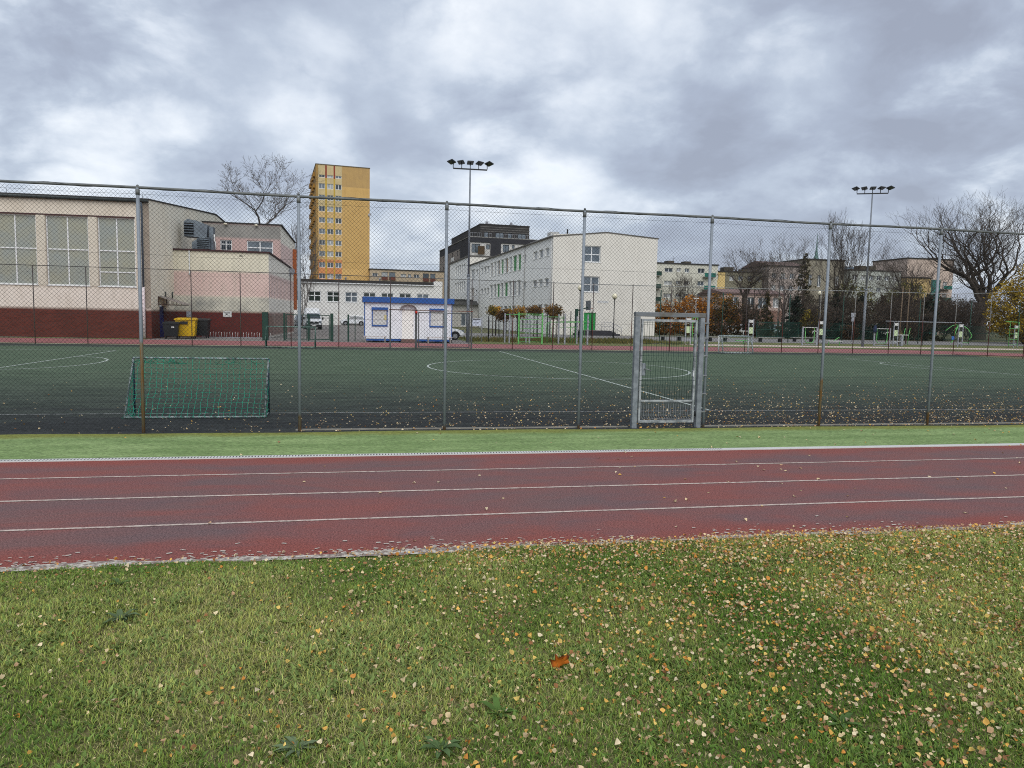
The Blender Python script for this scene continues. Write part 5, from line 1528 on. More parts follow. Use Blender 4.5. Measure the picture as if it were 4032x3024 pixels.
OR = ((196, 128, 42), (176, 108, 36), (150, 96, 38), (118, 88, 40), (206, 142, 58))
leafy('orange leaved shrub directly right of the school end wall', 41.0, 95, [(-1.2, 0, 2.9, 1.7, 1.5, 2.0), (1.0, .3, 2.8, 1.5, 1.5, 2.1), (0, 0, 1.4, 2.2, 1.6, 1.3)], 4200, .24, OR, group='orange shrubs by the school')
leafy('brightest orange shrub, middle one behind the gate lintel', 44.6, 94, [(-.6, 0, 3.6, 1.7, 1.5, 1.9), (1.1, 0, 2.7, 1.6, 1.5, 2.2), (-.9, 0, 1.6, 1.6, 1.4, 1.4)], 4200, .24, ((214, 146, 50), (198, 128, 42), (176, 112, 40), (150, 98, 40)), group='orange shrubs by the school')
leafy('olive and orange shrub dark at the foot, right of the near gate', 49.0, 94.5, [(-.9, 0, 4.0, 2.0, 1.7, 2.0), (1.2, 0, 3.7, 1.7, 1.6, 1.9), (0, 0, 1.9, 2.6, 1.8, 1.7)], 5600, .24, ((164, 112, 44), (112, 90, 40), (74, 72, 38), (58, 62, 38), (176, 124, 50)), group='orange shrubs by the school')
leafy('rusty thin shrub left of the leaning pale trunk', 51.8, 97, [(0, 0, 2.9, 1.0, 1.2, 2.4)], 900, .2, ((142, 92, 58), (120, 84, 58), (164, 108, 66)))
leafy('golden yellow tree at the far right edge', 82.5, 78, [(-2.6, 0, 4.9, 2.6, 2.4, 2.9), (1.2, .5, 7.0, 3.2, 2.8, 3.3), (4.5, 0, 5.5, 3, 2.6, 4), (-4.6, -.4, 3.4, 1.7, 1.6, 1.9), (-3.0, 0, 2.3, 2.4, 2, 1.5), (0, 0, 2.2, 3.6, 2.2, 1.9), (3.5, 0, 2.2, 3, 2.2, 1.9)], 17000, .27, ((196, 164, 48), (176, 146, 44), (146, 118, 40), (112, 92, 40), (206, 176, 66)), 'deciduous_tree', 'tree', None, .22)
leafy('dark green shrub at the foot of the golden tree', 80.6, 74.5, [(0, 0, 1.3, 1.8, 1.4, 1.5), (1.8, 0, 1.8, 1.6, 1.3, 1.6)], 1700, .22, ((46, 60, 38), (58, 66, 38), (70, 72, 40)))
leafy('olive yellow tree behind the crooked bare tree', 72.5, 99, [(0, 0, 6.0, 3.0, 2.2, 2.6), (2.2, 0, 5.0, 2.2, 2, 2.2)], 2800, .26, ((132, 128, 48), (110, 110, 46), (148, 134, 52), (86, 88, 42)), 'deciduous_tree', 'tree', None, .14)
leafy('green yellow tree in front of the teal balconies', 84.0, 101, [(0, 0, 6.6, 3.2, 2.2, 2.2), (-2.4, 0, 5.2, 2, 2, 2.4)], 2800, .26, ((126, 128, 50), (104, 106, 46), (140, 128, 52)), 'deciduous_tree', 'tree', None, .14)
# more brown undergrowth closing the gap under the bare crowns
BRN = ((98, 84, 70), (86, 74, 62), (106, 90, 74), (76, 70, 58))
for i, (x, y, w_, h_, lab) in enumerate(((60.8, 91, 4.6, 6.0, 'grey brown thicket hiding the foot of the ragged conifer'), (64.6, 87, 3.6, 5.0, 'dense thicket right behind the floodlight mast foot'), (71.5, 89, 4.8, 6.2, 'tall grey brown thicket under the crooked bare tree'), (78.8, 91, 4.4, 6.4, 'tall thicket right of the green exercise frame'), (84.0, 93, 4.2, 5.6, 'thicket left of the largest bare trunk'), (91.5, 97, 4.4, 5.4, 'olive brown thicket beside the largest bare trunk'), (52.0, 93, 2.4, 4.4, 'thin brown thicket between orange shrub and leaning trunk'))):
    bare_tree(lab, x, y, h_ * 1.1, w_ * 2, .3, .08, 140 + i, 5, stems=11, leaves_=(1500, .22, BRN), name='thicket', twig=1.6, group='brown thickets in the park')
BRN = ((88, 72, 60), (78, 66, 56), (98, 80, 64), (70, 64, 54))
for i, (x, y, w_, h_, lab) in enumerate(((58.6, 86, 2.6, 4.2, 'brown leafless thicket between the two dark spruces'), (69.6, 86, 3.0, 4.6, 'reddish brown thicket behind the outdoor gym bars'), (73.4, 86.5, 2.6, 4.0, 'dull brown thicket left of the green exercise frame'), (81.0, 88, 3.6, 5.0, 'brown thicket in front of the largest bare trunk'), (65.4, 92, 3.0, 5.5, 'tall brown thicket behind the floodlight mast'), (87.5, 92, 3.6, 5.6, 'grey brown thicket left of the golden tree'))):
    bare_tree(lab, x, y, h_ * 1.15, w_ * 2.2, .3, .08, 100 + i, 5, stems=9, leaves_=(900, .2, BRN), name='thicket', twig=1.5, group='brown thickets in the park')
leafy('round brown bush on the grass left of the floodlight mast', 62.3, 85.2, [(0, 0, .95, 1.35, 1.1, 1.0)], 900, .2, ((92, 70, 50), (74, 60, 46), (104, 82, 54)))
leafy('small yellow bush between mast and signpost', 57.5, 86, [(0, 0, 2.2, 1.5, 1.2, 1.5)], 900, .22, ((148, 132, 52), (122, 110, 48), (104, 92, 46)))

# long orange brown hedge in front of the car park
t = thing('hedge', 'long low hedge turning orange and brown in front of parked cars', 'hedge', (39.5, 97, 0))
blobs = [(i * 1.15, random.uniform(-.2, .2), .78, .85, .7, .75 + random.uniform(-.05, .08)) for i in range(23)]
V, F, C = clumps(random.Random(4), blobs, 9000, .2, ((150, 116, 52), (132, 98, 48), (104, 84, 46), (80, 76, 44), (162, 126, 58)), .4)
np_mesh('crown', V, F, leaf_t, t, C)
mb = MB()
for i in range(46): mb.tube((i * .56, 0, 0), (i * .56 + .1, 0, .7), .03, n=4)
mb.build('stem', bark_m, t)

# clipped ball trees on stems beside the school
for x, y, z, rx, rz, pal, n_, lab in (
        (12.95, 75.0, 2.58, .52, .5, ((150, 122, 48), (120, 104, 46), (94, 88, 42)), 520, 'ball headed tree, olive gold, leftmost of the row beside the school'),
        (13.75, 77.5, 2.72, .48, .42, ((176, 130, 50), (150, 116, 48)), 420, 'ball headed tree peeping out golden between the two leftmost'),
        (13.7, 72.8, 2.13, .66, .58, ((86, 62, 38), (68, 54, 36), (104, 78, 44)), 760, 'ball headed tree with lowest dark brown crown in the row'),
        (14.75, 75.2, 2.36, .52, .48, ((180, 136, 50), (156, 118, 46), (120, 98, 44)), 520, 'ball headed tree, bright golden, before the green school panel'),
        (16.0, 75.8, 2.52, .62, .58, ((182, 138, 56), (150, 108, 46), (116, 92, 42)), 680, 'ball headed tree, golden brown, behind the left end of the green climbing frame'),
        (17.75, 76.6, 2.80, .86, .48, ((104, 80, 46), (86, 66, 40), (136, 100, 54)), 820, 'ball headed tree with wide flat brown crown behind the climbing frame'),
        (19.2, 73.8, 2.66, .82, .64, ((92, 72, 40), (120, 92, 46), (74, 64, 38), (140, 104, 52)), 1000, 'ball headed tree with stray shoots on top, rightmost of the row')):
    t = thing('ball_tree', lab, 'tree', (x, y, 0), 0, 'ball headed trees in a row beside the school')
    MB().path([(0, 0, 0), (.02, 0, z * .5), (0, 0, z)], [.055, .045, .04], 7).build('trunk', bark_m, t)
    for dx in (-.35, .32): MB().tube((dx, .1, 0), (dx, .1, 1.75), .03, n=6).build('stake', dark_m, t)
    bl = [(0, 0, z, rx, rx, rz), (rx * .4, .1, z + rz * .25, rx * .55, rx * .5, rz * .6), (-rx * .45, -.1, z - rz * .1, rx * .5, rx * .5, rz * .6)]
    if 'stray' in lab: bl += [(.3, 0, z + .75, .16, .12, .16), (.75, 0, z + .62, .15, .12, .14), (-.1, 0, z + .7, .14, .12, .14)]
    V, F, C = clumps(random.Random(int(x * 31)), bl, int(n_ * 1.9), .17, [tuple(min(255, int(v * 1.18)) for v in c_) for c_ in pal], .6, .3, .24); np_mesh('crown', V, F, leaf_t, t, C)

# rough long grass round the climbing frames
n = 9000
x = RNG.uniform(8.2, 27, n); y = RNG.uniform(57.2, 66.5, n); k = RNG.uniform(0, 1, n) < .25 + .75 * (vnoise(x, y, .3, 12) > .42) * (y > 58.5); x, y = x[k], y[k]; n = len(x)
h_ = RNG.uniform(.12, .42, n); th = RNG.uniform(0, 6.28, n); w_ = RNG.uniform(.02, .05, n)
V = np.stack([np.stack([x - np.cos(th) * w_, y - np.sin(th) * w_, np.zeros(n)], -1), np.stack([x + np.cos(th) * w_, y + np.sin(th) * w_, np.zeros(n)], -1), np.stack([x + RNG.normal(0, .1, n), y + RNG.normal(0, .1, n), h_], -1)], 1)
c = np.array([L3(c) for c in ((104, 104, 56), (84, 92, 48), (124, 112, 66))])[RNG.integers(0, 3, n)] * RNG.uniform(.7, 1.1, (n, 1))
lg_ = np_mesh('long_grass', V.reshape(-1, 3), np.arange(3 * n).reshape(n, 3), grass_t, colors=np.repeat(c, 3, 0))
tag(lg_, 'rough uncut grass around the climbing frames beyond the far track', 'long grass', kind='stuff')

# far wooded edge beyond the park: one brown grey mass
P, C = [], []
pl = [L3(c) for c in ((112, 102, 88), (96, 90, 76), (124, 108, 84), (88, 88, 70), (104, 92, 82))]
for i in range(150):
    x = 96 + i * 1.3 + RNG.normal(0, .5); y = 132 + RNG.uniform(-6, 6); hh = RNG.uniform(5, 10); k = 130
    q = RNG.normal(0, 1, (k, 3)); q /= np.linalg.norm(q, axis=1, keepdims=True); q *= RNG.uniform(.3, 1, (k, 1)) ** .5
    P.append(q * np.array([[2.2, 1.6, hh / 2]]) + np.array([[x, y, hh / 2]])); C.append(pl[i % 5][None] * RNG.uniform(.7, 1.15, (k, 1)))
V, F, C = leaf_cards(np.concatenate(P), .55, np.concatenate(C))
tag(np_mesh('treeline', V, F, leaf_t, colors=C), 'hazy brown grey wooded edge far behind the park at right', 'treeline', kind='stuff')
# ------------------------------------------------------------------ kiosk container
kw = mat('kiosk white panel', (228, 230, 233), (216, 218, 223), 1.2, .5)
kb = mat('kiosk blue', (44, 92, 164), (38, 80, 146), 1.5, .5)
k = bldg('kiosk', 'white container kiosk with blue roof band, blue framed windows and arched door canopy', (-.12, 54.3), 1)
tag(k, cat='kiosk')
part('wall', kw, k, (0, 6.42, 0, 2.5, .25, 2.895))
part('roof_band', kb, k, (-.14, 6.56, -.22, 2.7, 2.90, 3.30))
for x in (-.02, 6.38): part('corner_trim', kb, k, (x, x + .06, -.02, .04, .34, 2.89))
part('base_skirt', kb, k, (.06, 2.62, .03, .12, .10, .245), (3.7, 6.36, .03, .12, .10, .245))
for x in (.6, 1.5, 2.5, 4.2, 5.2, 6.1): part('foot', dark_m, k, (x, x + .35, .2, .5, 0, .248))
for x0, x1 in ((.52, 1.66), (4.74, 5.9)):
    w_ = part('window', kb, k, (x0, x0 + .07, -.05, -.002, 1.25, 2.36), (x1 - .07, x1, -.05, -.002, 1.25, 2.36), (x0, x1, -.06, -.002, 1.15, 1.25))
    part('shutter', white_m, w_, (x0 + .072, x1 - .072, -.03, -.003, 1.252, 2.36))
    part('shutter_box', kb, w_, (x0 - .02, x1 + .02, -.16, -.002, 2.362, 2.54))
    mb = MB()
    for i in range(12): mb.box(x0 + .075, x1 - .075, -.0335, -.0305, 1.29 + i * .09, 1.30 + i * .09)
    mb.build('slat_line', pgrey_m, w_)
part('poster', mat('faded yellow poster', (206, 196, 140), (190, 180, 130), 6, .7), k, (1.42, 1.62, -.04, -.034, 1.62, 1.98))
d_ = part('door', mat('cream door', (238, 236, 230), (230, 228, 221), 2, .5), k, (2.72, 3.56, -.03, -.002, .26, 2.38))
part('handle', steel_m, d_, (3.46, 3.5, -.08, -.031, 1.2, 1.34))
part('panel_door', mat('bright white door', (226, 228, 232), (216, 218, 222), 2, .4), k, (1.98, 2.70, -.028, -.002, .26, 2.36))
mb = MB(); P_ = []
for i in range(13):
    a = math.pi * i / 12; P_.append((3.16 + .62 * math.cos(a), 2.42 + .42 * math.sin(a)))
mb.loft([[(x, -.4, z) for x, z in P_] + [(3.16 + (x - 3.16) * .94, -.4, 2.42 + (z - 2.42) * .92) for x, z in reversed(P_)], [(x, -.003, z) for x, z in P_] + [(3.16 + (x - 3.16) * .94, -.003, 2.42 + (z - 2.42) * .92) for x, z in reversed(P_)]])
mb.build('door_canopy', mat('smoked canopy', (176, 174, 170), (154, 152, 148), 3, .35), k)
part('door_step', mat('red brown step', (116, 92, 86), (100, 80, 76), 3, .9), k, (2.64, 3.72, -.7, -.01, 0, .24))

bench_w = mat('white bench', (206, 204, 202), (188, 184, 180), 5, .6)


def bench(label, x, y, L_):
    t = thing('bench', label, 'bench', (x, y, 0), 1, 'benches in front of the kiosk')
    MB().rbox(0, L_, -.2, .2, .42, .47, .01).build('seat', bench_w, t)
    for xx in (.10, L_ - .18): MB().box(xx, xx + .08, -.17, .17, 0, .418).build('leg', concrete_m, t)


bench('white bench under the left kiosk window', -.18, 53.25, 1.65)
bench('white bench under the right kiosk window behind the gate', 4.3, 53.25, 1.9)

# ------------------------------------------------------------------ bins
def lidbin(label, loc, rz, W, D, H, m, lid_m, group):
    t = thing('wheeled_bin', label, 'bin', loc, rz, group)
    zb = .18
    MB().loft([[(.10, .10, zb), (W - .10, .10, zb), (W - .10, D - .10, zb), (.10, D - .10, zb)], [(.02, .02, H * .62), (W - .02, .02, H * .62), (W - .02, D - .02, H * .62), (.02, D - .02, H * .62)], [(0, 0, H - .12), (W, 0, H - .12), (W, D, H - .12), (0, D, H - .12)]]).build('body', m, t)
    MB().loft([[(-.05, -.06, H - .12), (W + .05, -.06, H - .12), (W + .05, D + .03, H - .12), (-.05, D + .03, H - .12)], [(-.05, -.06, H - .05), (W + .05, -.06, H - .05), (W + .05, D + .03, H - .02), (-.05, D + .03, H - .02)], [(.06, .05, H), (W - .06, .05, H), (W - .06, D - .05, H + .05), (.06, D - .05, H + .05)]]).build('lid', lid_m, t)
    for x in (.14, W - .14):
        for y in (.14, D - .14):
            w_ = MB().tube((x - .03, y, .09), (x + .03, y, .09), .09, n=10).build('wheel', tyre_m, t)
            MB().tube((x - .034, y, .09), (x + .034, y, .09), .04, n=8).build('rim', steel_m, w_)
    MB().tube((-.06, D * .3, H - .3), (-.06, D * .7, H - .3), .02, n=6).build('handle', m, t)
    part('sticker', white_m, t, (W * .55, W * .72, -.004 + .012, .018, H * .66, H * .74)) if W < 1.2 else None
    return t


yl_m = mat('yellow bin plastic', (206, 166, 26), (186, 148, 24), 2, .5)
lidbin('black square bin in front, left of the yellow one', (-13.95, 54.7, 0), 8, 1.0, .9, 1.18, black_m, black_m, 'bins by the gym wall')
yb_ = lidbin('yellow wheeled container with overhanging yellow lid by the gym wall', (-13.35, 55.5, 0), 4, 1.35, 1.05, 1.45, yl_m, yl_m, 'bins by the gym wall')
part('lid_opening', black_m, yb_, (.35, .85, -.09, .03, 1.05, 1.24))
lidbin('black wheeled container behind and right of the yellow one', (-12.75, 57.0, 0), 0, 1.3, 1.05, 1.4, black_m, black_m, 'bins by the gym wall')

t = thing('bike_rack', 'low row of small white bike rack loops at the foot of the annex wall', 'bike rack', (-12.4, 59.2, 0))
MB().box(0, 5.2, -.03, .03, 0, .04).build('base_rail', pgrey_m, t)
for i in range(13):
    x = .2 + i * .4
    MB().path([(x - .07, 0, .04), (x - .11, 0, .40), (x - .06, 0, .43)], .016, 5).build('hoop', white_m, t)
    MB().path([(x + .07, 0, .04), (x + .09, .05, .40)], .016, 5).build('hoop', white_m, t)

# ------------------------------------------------------------------ dark green yard gate
t = thing('yard_gate', 'dark green framed mesh gate to the car park left of the kiosk', 'gate', (0, 54.9, 0))
MB().rbox(-7.32, -6.92, -.2, .2, 0, 2.02, .02).build('gate_pillar', dgreen_m, t)
for x, w_, h_ in ((-5.8, .07, 1.98), (-4.12, .06, 1.95), (-2.47, .11, 2.02), (-1.29, .06, 1.96), (-.8, .03, 1.94)):
    MB().rbox(x - w_, x + w_, -w_, w_, 0, h_, .01).build('gate_post', dgreen_m, t)
for x0, x1 in ((-5.7, -4.2), (-4.05, -2.62)):
    mb = MB(); mb.box(x0, x1, -.03, .03, 1.84, 1.9).box(x0, x1, -.03, .03, .08, .14).box(x0, x0 + .06, -.03, .03, .14, 1.84).box(x1 - .06, x1, -.03, .03, .14, 1.84)
    l_ = mb.build('gate_leaf', dgreen_m, t)
    mb = MB(); x = x0 + .12
    while x < x1 - .08: mb.tube((x, 0, .14), (x, 0, 1.84), .004, n=3); x += .1
    for z in (.5, .9, 1.3, 1.7): mb.tube((x0 + .06, 0, z), (x1 - .06, 0, z), .004, n=3)
    mb.build('wire_panel', dgreen_m, l_)
mb = MB()
for i in range(36): mb.tube((-7.0 + i * .033, .3 + i * .02, .1), (-7.0 + i * .033, .3 + i * .02, 1.85), .004, n=3)
mb.build('wire_panel', dgreen_m, t)

# ------------------------------------------------------------------ vehicles
def car(label, loc, rz, paint, st, belt, W, wheels, wr, side_glass, group='cars in the car park', front=None, name='parked_car', cat='car'):
    """st: stations (x, half width, z bottom, z top) from rear to front"""
    t = thing(name, label, cat, loc, rz, group)
    rings = []
    for x, w_, z0, zt in st:
        zb = min(zt - .03, belt); wt = w_ * (.80 if zt > belt + .25 else .93)
        rings.append([(x, -w_ * .9, z0), (x, -w_, z0 + .14), (x, -w_, zb), (x, -wt, zt - .03), (x, -wt * .92, zt), (x, wt * .92, zt), (x, wt, zt - .03), (x, w_, zb), (x, w_, z0 + .14), (x, w_ * .9, z0)])
    MB().loft(rings, 0, True).build('body', paint, t)
    for poly in side_glass:
        for sg_ in (-1, 1):
            mb = MB(); zt = max(s[3] for s in st)
            pts = []
            for x, z in poly:
                f = min(1, max(0, (z - belt) / (zt - belt))); y = W * (1 - .20 * f) + .012
                pts.append((x, sg_ * y, z))
            mb.face(pts); mb.build('side_window', glass_dark, t)
    for x in wheels:
        for sg_ in (-1, 1):
            w_ = MB().tube((x, sg_ * (W - .2), wr), (x, sg_ * (W + .02), wr), wr, n=16).build('wheel', tyre_m, t)
            MB().tube((x, sg_ * (W - .1), wr), (x, sg_ * (W + .03), wr), wr * .62, n=10).build('rim', steel_m, w_)
            ar = MB()
            P_ = [(x + (wr + .09) * math.cos(math.pi * i / 10), wr + (wr + .09) * math.sin(math.pi * i / 10)) for i in range(11)]
            ar.face([(a, sg_ * (W + .008), b_) for a, b_ in P_]); ar.build('wheel_arch', MATS['dark recess'], t)
    if front: front(t)
    return t


SUV = [(-2.1, .80, .45, .95), (-2.05, .86, .32, 1.25), (-1.75, .88, .28, 1.62), (-1.2, .89, .26, 1.70), (.1, .89, .26, 1.70), (.55, .89, .26, 1.6), (1.05, .89, .26, 1.12), (1.7, .87, .28, 1.02), (2.05, .82, .30, .82), (2.15, .72, .38, .6)]
SED = [(-2.15, .78, .42, .9), (-2.05, .84, .30, 1.0), (-1.55, .86, .26, 1.08), (-.95, .86, .25, 1.42), (.1, .86, .25, 1.46), (.95, .86, .25, 1.0), (1.65, .85, .27, .90), (2.1, .78, .30, .72), (2.2, .66, .36, .55)]


def suv_front(t):
    for s_ in (-1, 1): MB().box(2.0, 2.17, s_ * .6 - .18, s_ * .6 + .18, .70, .82).build('headlight', glass_sky, t)
    MB().box(2.12, 2.20, -.4, .4, .45, .66).build('grille', MATS['dark recess'], t)
    MB().face([(.60, -.66, 1.58), (.60, .66, 1.58), (1.08, .78, 1.14), (1.08, -.78, 1.14)]).build('windscreen', glass_dark, t).location = (.015, 0, .015)


sgl = [[(-1.75, 1.12), (-.35, 1.1), (-.35, 1.58), (-1.55, 1.55)], [(-.27, 1.1), (.82, 1.1), (.48, 1.56), (-.27, 1.58)]]
car('white suv parked side on left of the kiosk, nose to the left', (-2.2, 130, 0), 183, car_white, SUV, 1.06, .89, (-1.3, 1.35), .35, sgl, front=suv_front)
sgs = [[(-1.2, 1.04), (-.2, 1.02), (-.2, 1.38), (-.92, 1.36)], [(-.12, 1.02), (.82, 1.0), (.18, 1.4), (-.12, 1.38)]]
car('white saloon half hidden behind the right end of the kiosk', (5.95, 61.9, 0), 3, car_white, SED, .96, .86, (-1.3, 1.38), .33, sgs, front=suv_front)
car('white car with black bumper peeping out left of the kiosk', (1.95, 80.8, 0), 182, car_white, SUV, 1.06, .89, (-1.3, 1.35), .36, sgl, front=suv_front)
car('dark grey car behind the first fence post beside the white van', (-8.6, 104, 0), -78, car_grey, SUV, 1.06, .89, (-1.3, 1.35), .35, sgl, front=suv_front)
VAN = [(-2.7, .95, .45, 2.55), (-2.65, .98, .35, 2.62), (.35, .98, .32, 2.62), (.45, .98, .30, 2.05), (.9, .98, .30, 1.98), (1.75, .96, .30, 1.28), (2.35, .92, .32, 1.12), (2.5, .86, .36, .9), (2.55, .74, .42, .6)]


def van_front(t):
    MB().face([(.93, -.74, 1.93), (.93, .74, 1.93), (1.72, .84, 1.33), (1.72, -.84, 1.33)]).build('windscreen', glass_dark, t).location = (.03, 0, .03)
    MB().box(2.3, 2.60, -.55, .55, .72, .98).build('grille', MATS['dark recess'], t)
    MB().box(2.3, 2.63, -.92, .92, .30, .62).build('bumper', black_m, t)
    MB().box(2.631, 2.64, -.26, .26, .42, .53).build('number_plate', white_m, t)
    for s_ in (-1, 1):
        MB().box(2.1, 2.52, s_ * .74 - .16, s_ * .74 + .16, .72, 1.04).build('headlight', glass_sky, t)
        MB().box(1.35, 1.5, s_ * 1.12 - .1, s_ * 1.12 + .1, 1.2, 1.5).build('wing_mirror', black_m, t)
    MB().tube((2.6, 0, .86), (2.63, 0, .86), .09, n=10).build('badge', steel_m, t)


car('white high roofed van facing the camera behind the green gate', (-6.6, 94.5, 0), -82, car_white, VAN, 1.25, .96, (-1.7, 1.7), .36, [[(.55, 1.3), (1.5, 1.3), (.95, 1.85), (.55, 1.88)]], front=van_front, name='delivery_van', cat='van')
for i, (x, lab) in enumerate(((57.5, 'white car behind the hedge, left of the leaning pale trunk'), (60.6, 'white car behind the hedge, right beside the leaning pale trunk'), (63.3, 'white car behind the hedge below the low pink house'), (65.9, 'pale car behind the hedge, rightmost by the thujas'))):
    car(lab, (x, 108.5 + .4 * i, 0), 180 + 2 * i, car_white if i < 3 else mat('pale teal car paint', (170, 190, 190), (150, 172, 174), 2, .3, spec=.5), SUV if i % 2 else SED, 1.06 if i % 2 else .96, .89 if i % 2 else .86, (-1.3, 1.35), .34, sgl if i % 2 else sgs, group='cars parked behind the hedge')

# ------------------------------------------------------------------ climbing frames and bars
t = thing('climbing_frame', 'light green wall bars with pale grey posts and high bars beside the far track', 'climbing frame', (0, 0, 0))
for x in (11.45, 13.30): MB().rbox(x - .055, x + .055, 54.45, 54.56, 0, 2.40, .01).build('ladder_post', lgreen_m, t)
for z in (.16, .5, .84, 1.19, 1.52, 1.87, 2.22, 2.30): MB().tube((11.5, 54.5, z), (13.25, 54.5, z), .02, n=6).build('rung', lgreen_m, t)
pp = [(10.82, 56.87, 2.32), (10.93, 55.51, 2.3), (12.59, 57.0, 2.28), (12.55, 55.6, 2.25), (14.88, 55.5, 2.35), (15.24, 54.95, 2.35), (16.85, 54.17, 2.35), (16.5, 55.9, 2.2)]
for x, y, h_ in pp: MB().rbox(x - .055, x + .055, y - .055, y + .055, 0, h_, .01).build('post', pgrey_m, t)
for a, b_ in (((10.93, 55.51, 2.22), (11.45, 54.5, 2.27)), ((13.3, 54.5, 2.1), (15.24, 54.95, 2.12)), ((14.88, 55.5, 1.98), (15.24, 54.95, 1.98)), ((10.82, 56.87, 2.22), (12.59, 57, 2.22)), ((15.24, 54.95, 1.78), (16.85, 54.17, 1.82)), ((14.88, 55.5, 1.32), (16.5, 55.9, 1.33)), ((14.88, 55.5, 1.78), (16.5, 55.9, 1.78)), ((12.59, 57, 2.1), (12.55, 55.6, 2.1))):
    MB().tube(a, b_, .022, n=6).build('high_bar', lgreen_m, t)
t = thing('parallel_bars', 'low light green bent tube bars right of the wall bars', 'exercise bars', (14.45, 57.2, 0))
for y in (0, .55):
    MB().path([(0, y, 0), (0, y, 1.5), (.12, y, 1.66), (.3, y, 1.7), (3.0, y, 1.7), (3.1, y, 1.6), (3.1, y, 0)], .022, 6).build('bent_bar', lgreen_m, t)
for x in (.36, 1.95, 2.15, 2.4): MB().path([(x, .2, 0), (x, .2, 1.32), (x + .15, .2, 1.42)], .02, 6).build('support_leg', lgreen_m, t)

t = thing('notice_board', 'white notice board with dark top line on a thin white post right of the floodlight', 'notice board', (9.0, 57.2, 0))
MB().tube((.02, 0, 0), (.02, 0, 2.0), .035, n=8).build('post', pgrey_m, t)
bd = MB().box(-.80, -.05, -.02, .02, 1.28, 1.86).build('board', mat('white board', (206, 212, 226), (190, 196, 212), 3, .5), t)
mb = MB(); mb.box(-.72, -.1, -.024, -.0205, 1.76, 1.82)
mb.box(-.6, -.2, -.024, -.0205, 1.54, 1.56); mb.box(-.55, -.3, -.024, -.0205, 1.44, 1.455); mb.build('lettering', MATS['dark recess'], bd)

# basketball hoop seen edge on
t = thing('basketball_hoop', 'basketball hoop on a dark green pole before the green school door', 'basketball hoop', (19.75, 67.2, 0))
MB().rbox(-.14, .14, -.14, .14, 0, 2.95, .02).build('pole', dgreen_m, t)
MB().bar((0, 0, 2.75), (1.15, .1, 3.12), .09, .09).build('arm', dgreen_m, t)
bd = MB().box(1.12, 1.16, -.75, .75, 2.85, 3.75).build('backboard', mat('grey backboard', (122, 126, 128), (104, 108, 112), 3, .6), t)
bd.rotation_euler = (0, 0, 0)
mb = MB(); P_ = [(1.42 + .23 * math.cos(6.283 * i / 14), .23 * math.sin(6.283 * i / 14), 3.03) for i in range(15)]
mb.path(P_, .02, 6); mb.box(1.165, 1.22, -.15, .15, 2.92, 3.08); rm_ = mb.build('rim', mat('orange hoop', (196, 78, 44), (176, 70, 42), 3, .5), t)
mb = MB()
for i in range(10):
    a = 6.283 * i / 10; mb.tube((1.42 + .22 * math.cos(a), .22 * math.sin(a), 3.02), (1.42 + .14 * math.cos(a + .3), .14 * math.sin(a + .3), 2.6), .008, n=3)
mb.build('net', pgrey_m, rm_)

# dark posts of the little court fence
t = thing('court_fence', 'thin dark posts of a small court fence behind the climbing frames', 'fence', (0, 0, 0))
for x, y, h_ in ((9.79, 58.6, 2.05), (20.1, 70.4, 2.75), (19.8, 72.0, 2.75), (19.6, 73.8, 2.75), (17.2, 72.5, 2.6), (15.2, 73, 2.5), (16.2, 73, 2.5), (18.3, 72.8, 2.6), (22.0, 69.5, 2.7)):
    MB().tube((x, y, 0), (x, y, h_), .045, n=6).build('post', dark_m, t)
for a, b_ in (((15.2, 73, 1.9), (19.6, 73.8, 1.9)), ((15.2, 73, .9), (19.6, 73.8, .9))): MB().tube(a, b_, .012, n=4).build('wire', dark_m, t)


# ------------------------------------------------------------------ lamps
def lamp(label, x, y, H):
    t = thing('park_lamp', label, 'lamp post', (x, y, 0), 0, 'globe lamps in the park')
    MB().path([(0, 0, 0), (0, 0, .9), (0, 0, .95), (0, 0, H - .5)], [.09, .08, .05, .04], 8).build('pole', dark_m, t)
    MB().sphere((0, 0, H - .26), .27, 14).build('globe', lamp_globe, t)
    MB().tube((0, 0, H - .58), (0, 0, H - .48), .10, .14, n=8).build('collar', dark_m, t)


lamp('globe lamp at the left of the floodlight mast, taller one in the park', 55.6, 82.05, 6.1)
lamp('globe lamp beside the low pink house window', 61.5, 100.6, 6.0)
lamp('globe lamp before the school end wall, left of the windows', 20.25, 67.9, 5.25)
lamp('smaller globe lamp before the school end wall, right of the green door', 23.35, 66.75, 4.5)
t = thing('street_lamp', 'thin pale street lamp pole with flat head among the bare trees', 'lamp post', (63.4, 104, 0))
MB().tube((0, 0, 0), (0, 0, 8.9), .08, .05, n=7).build('pole', concrete_m, t); MB().box(-.1, 1.2, -.1, .1, 8.9, 9.02).build('lamp_head', pgrey_m, t)
t = thing('street_lamp', 'short street lamp with white flat head above the orange shrubs', 'lamp post', (43.3, 91, 0))
MB().tube((0, 0, 0), (0, 0, 5.0), .06, .04, n=7).build('pole', pgrey_m, t); MB().box(-.35, .35, -.1, .1, 5.0, 5.1).build('lamp_head', white_m, t)

# ------------------------------------------------------------------ outdoor gym
pan_g = mat('pale green panel', (196, 212, 172), (182, 200, 160), 4, .6)
GG = 'outdoor exercise machines'


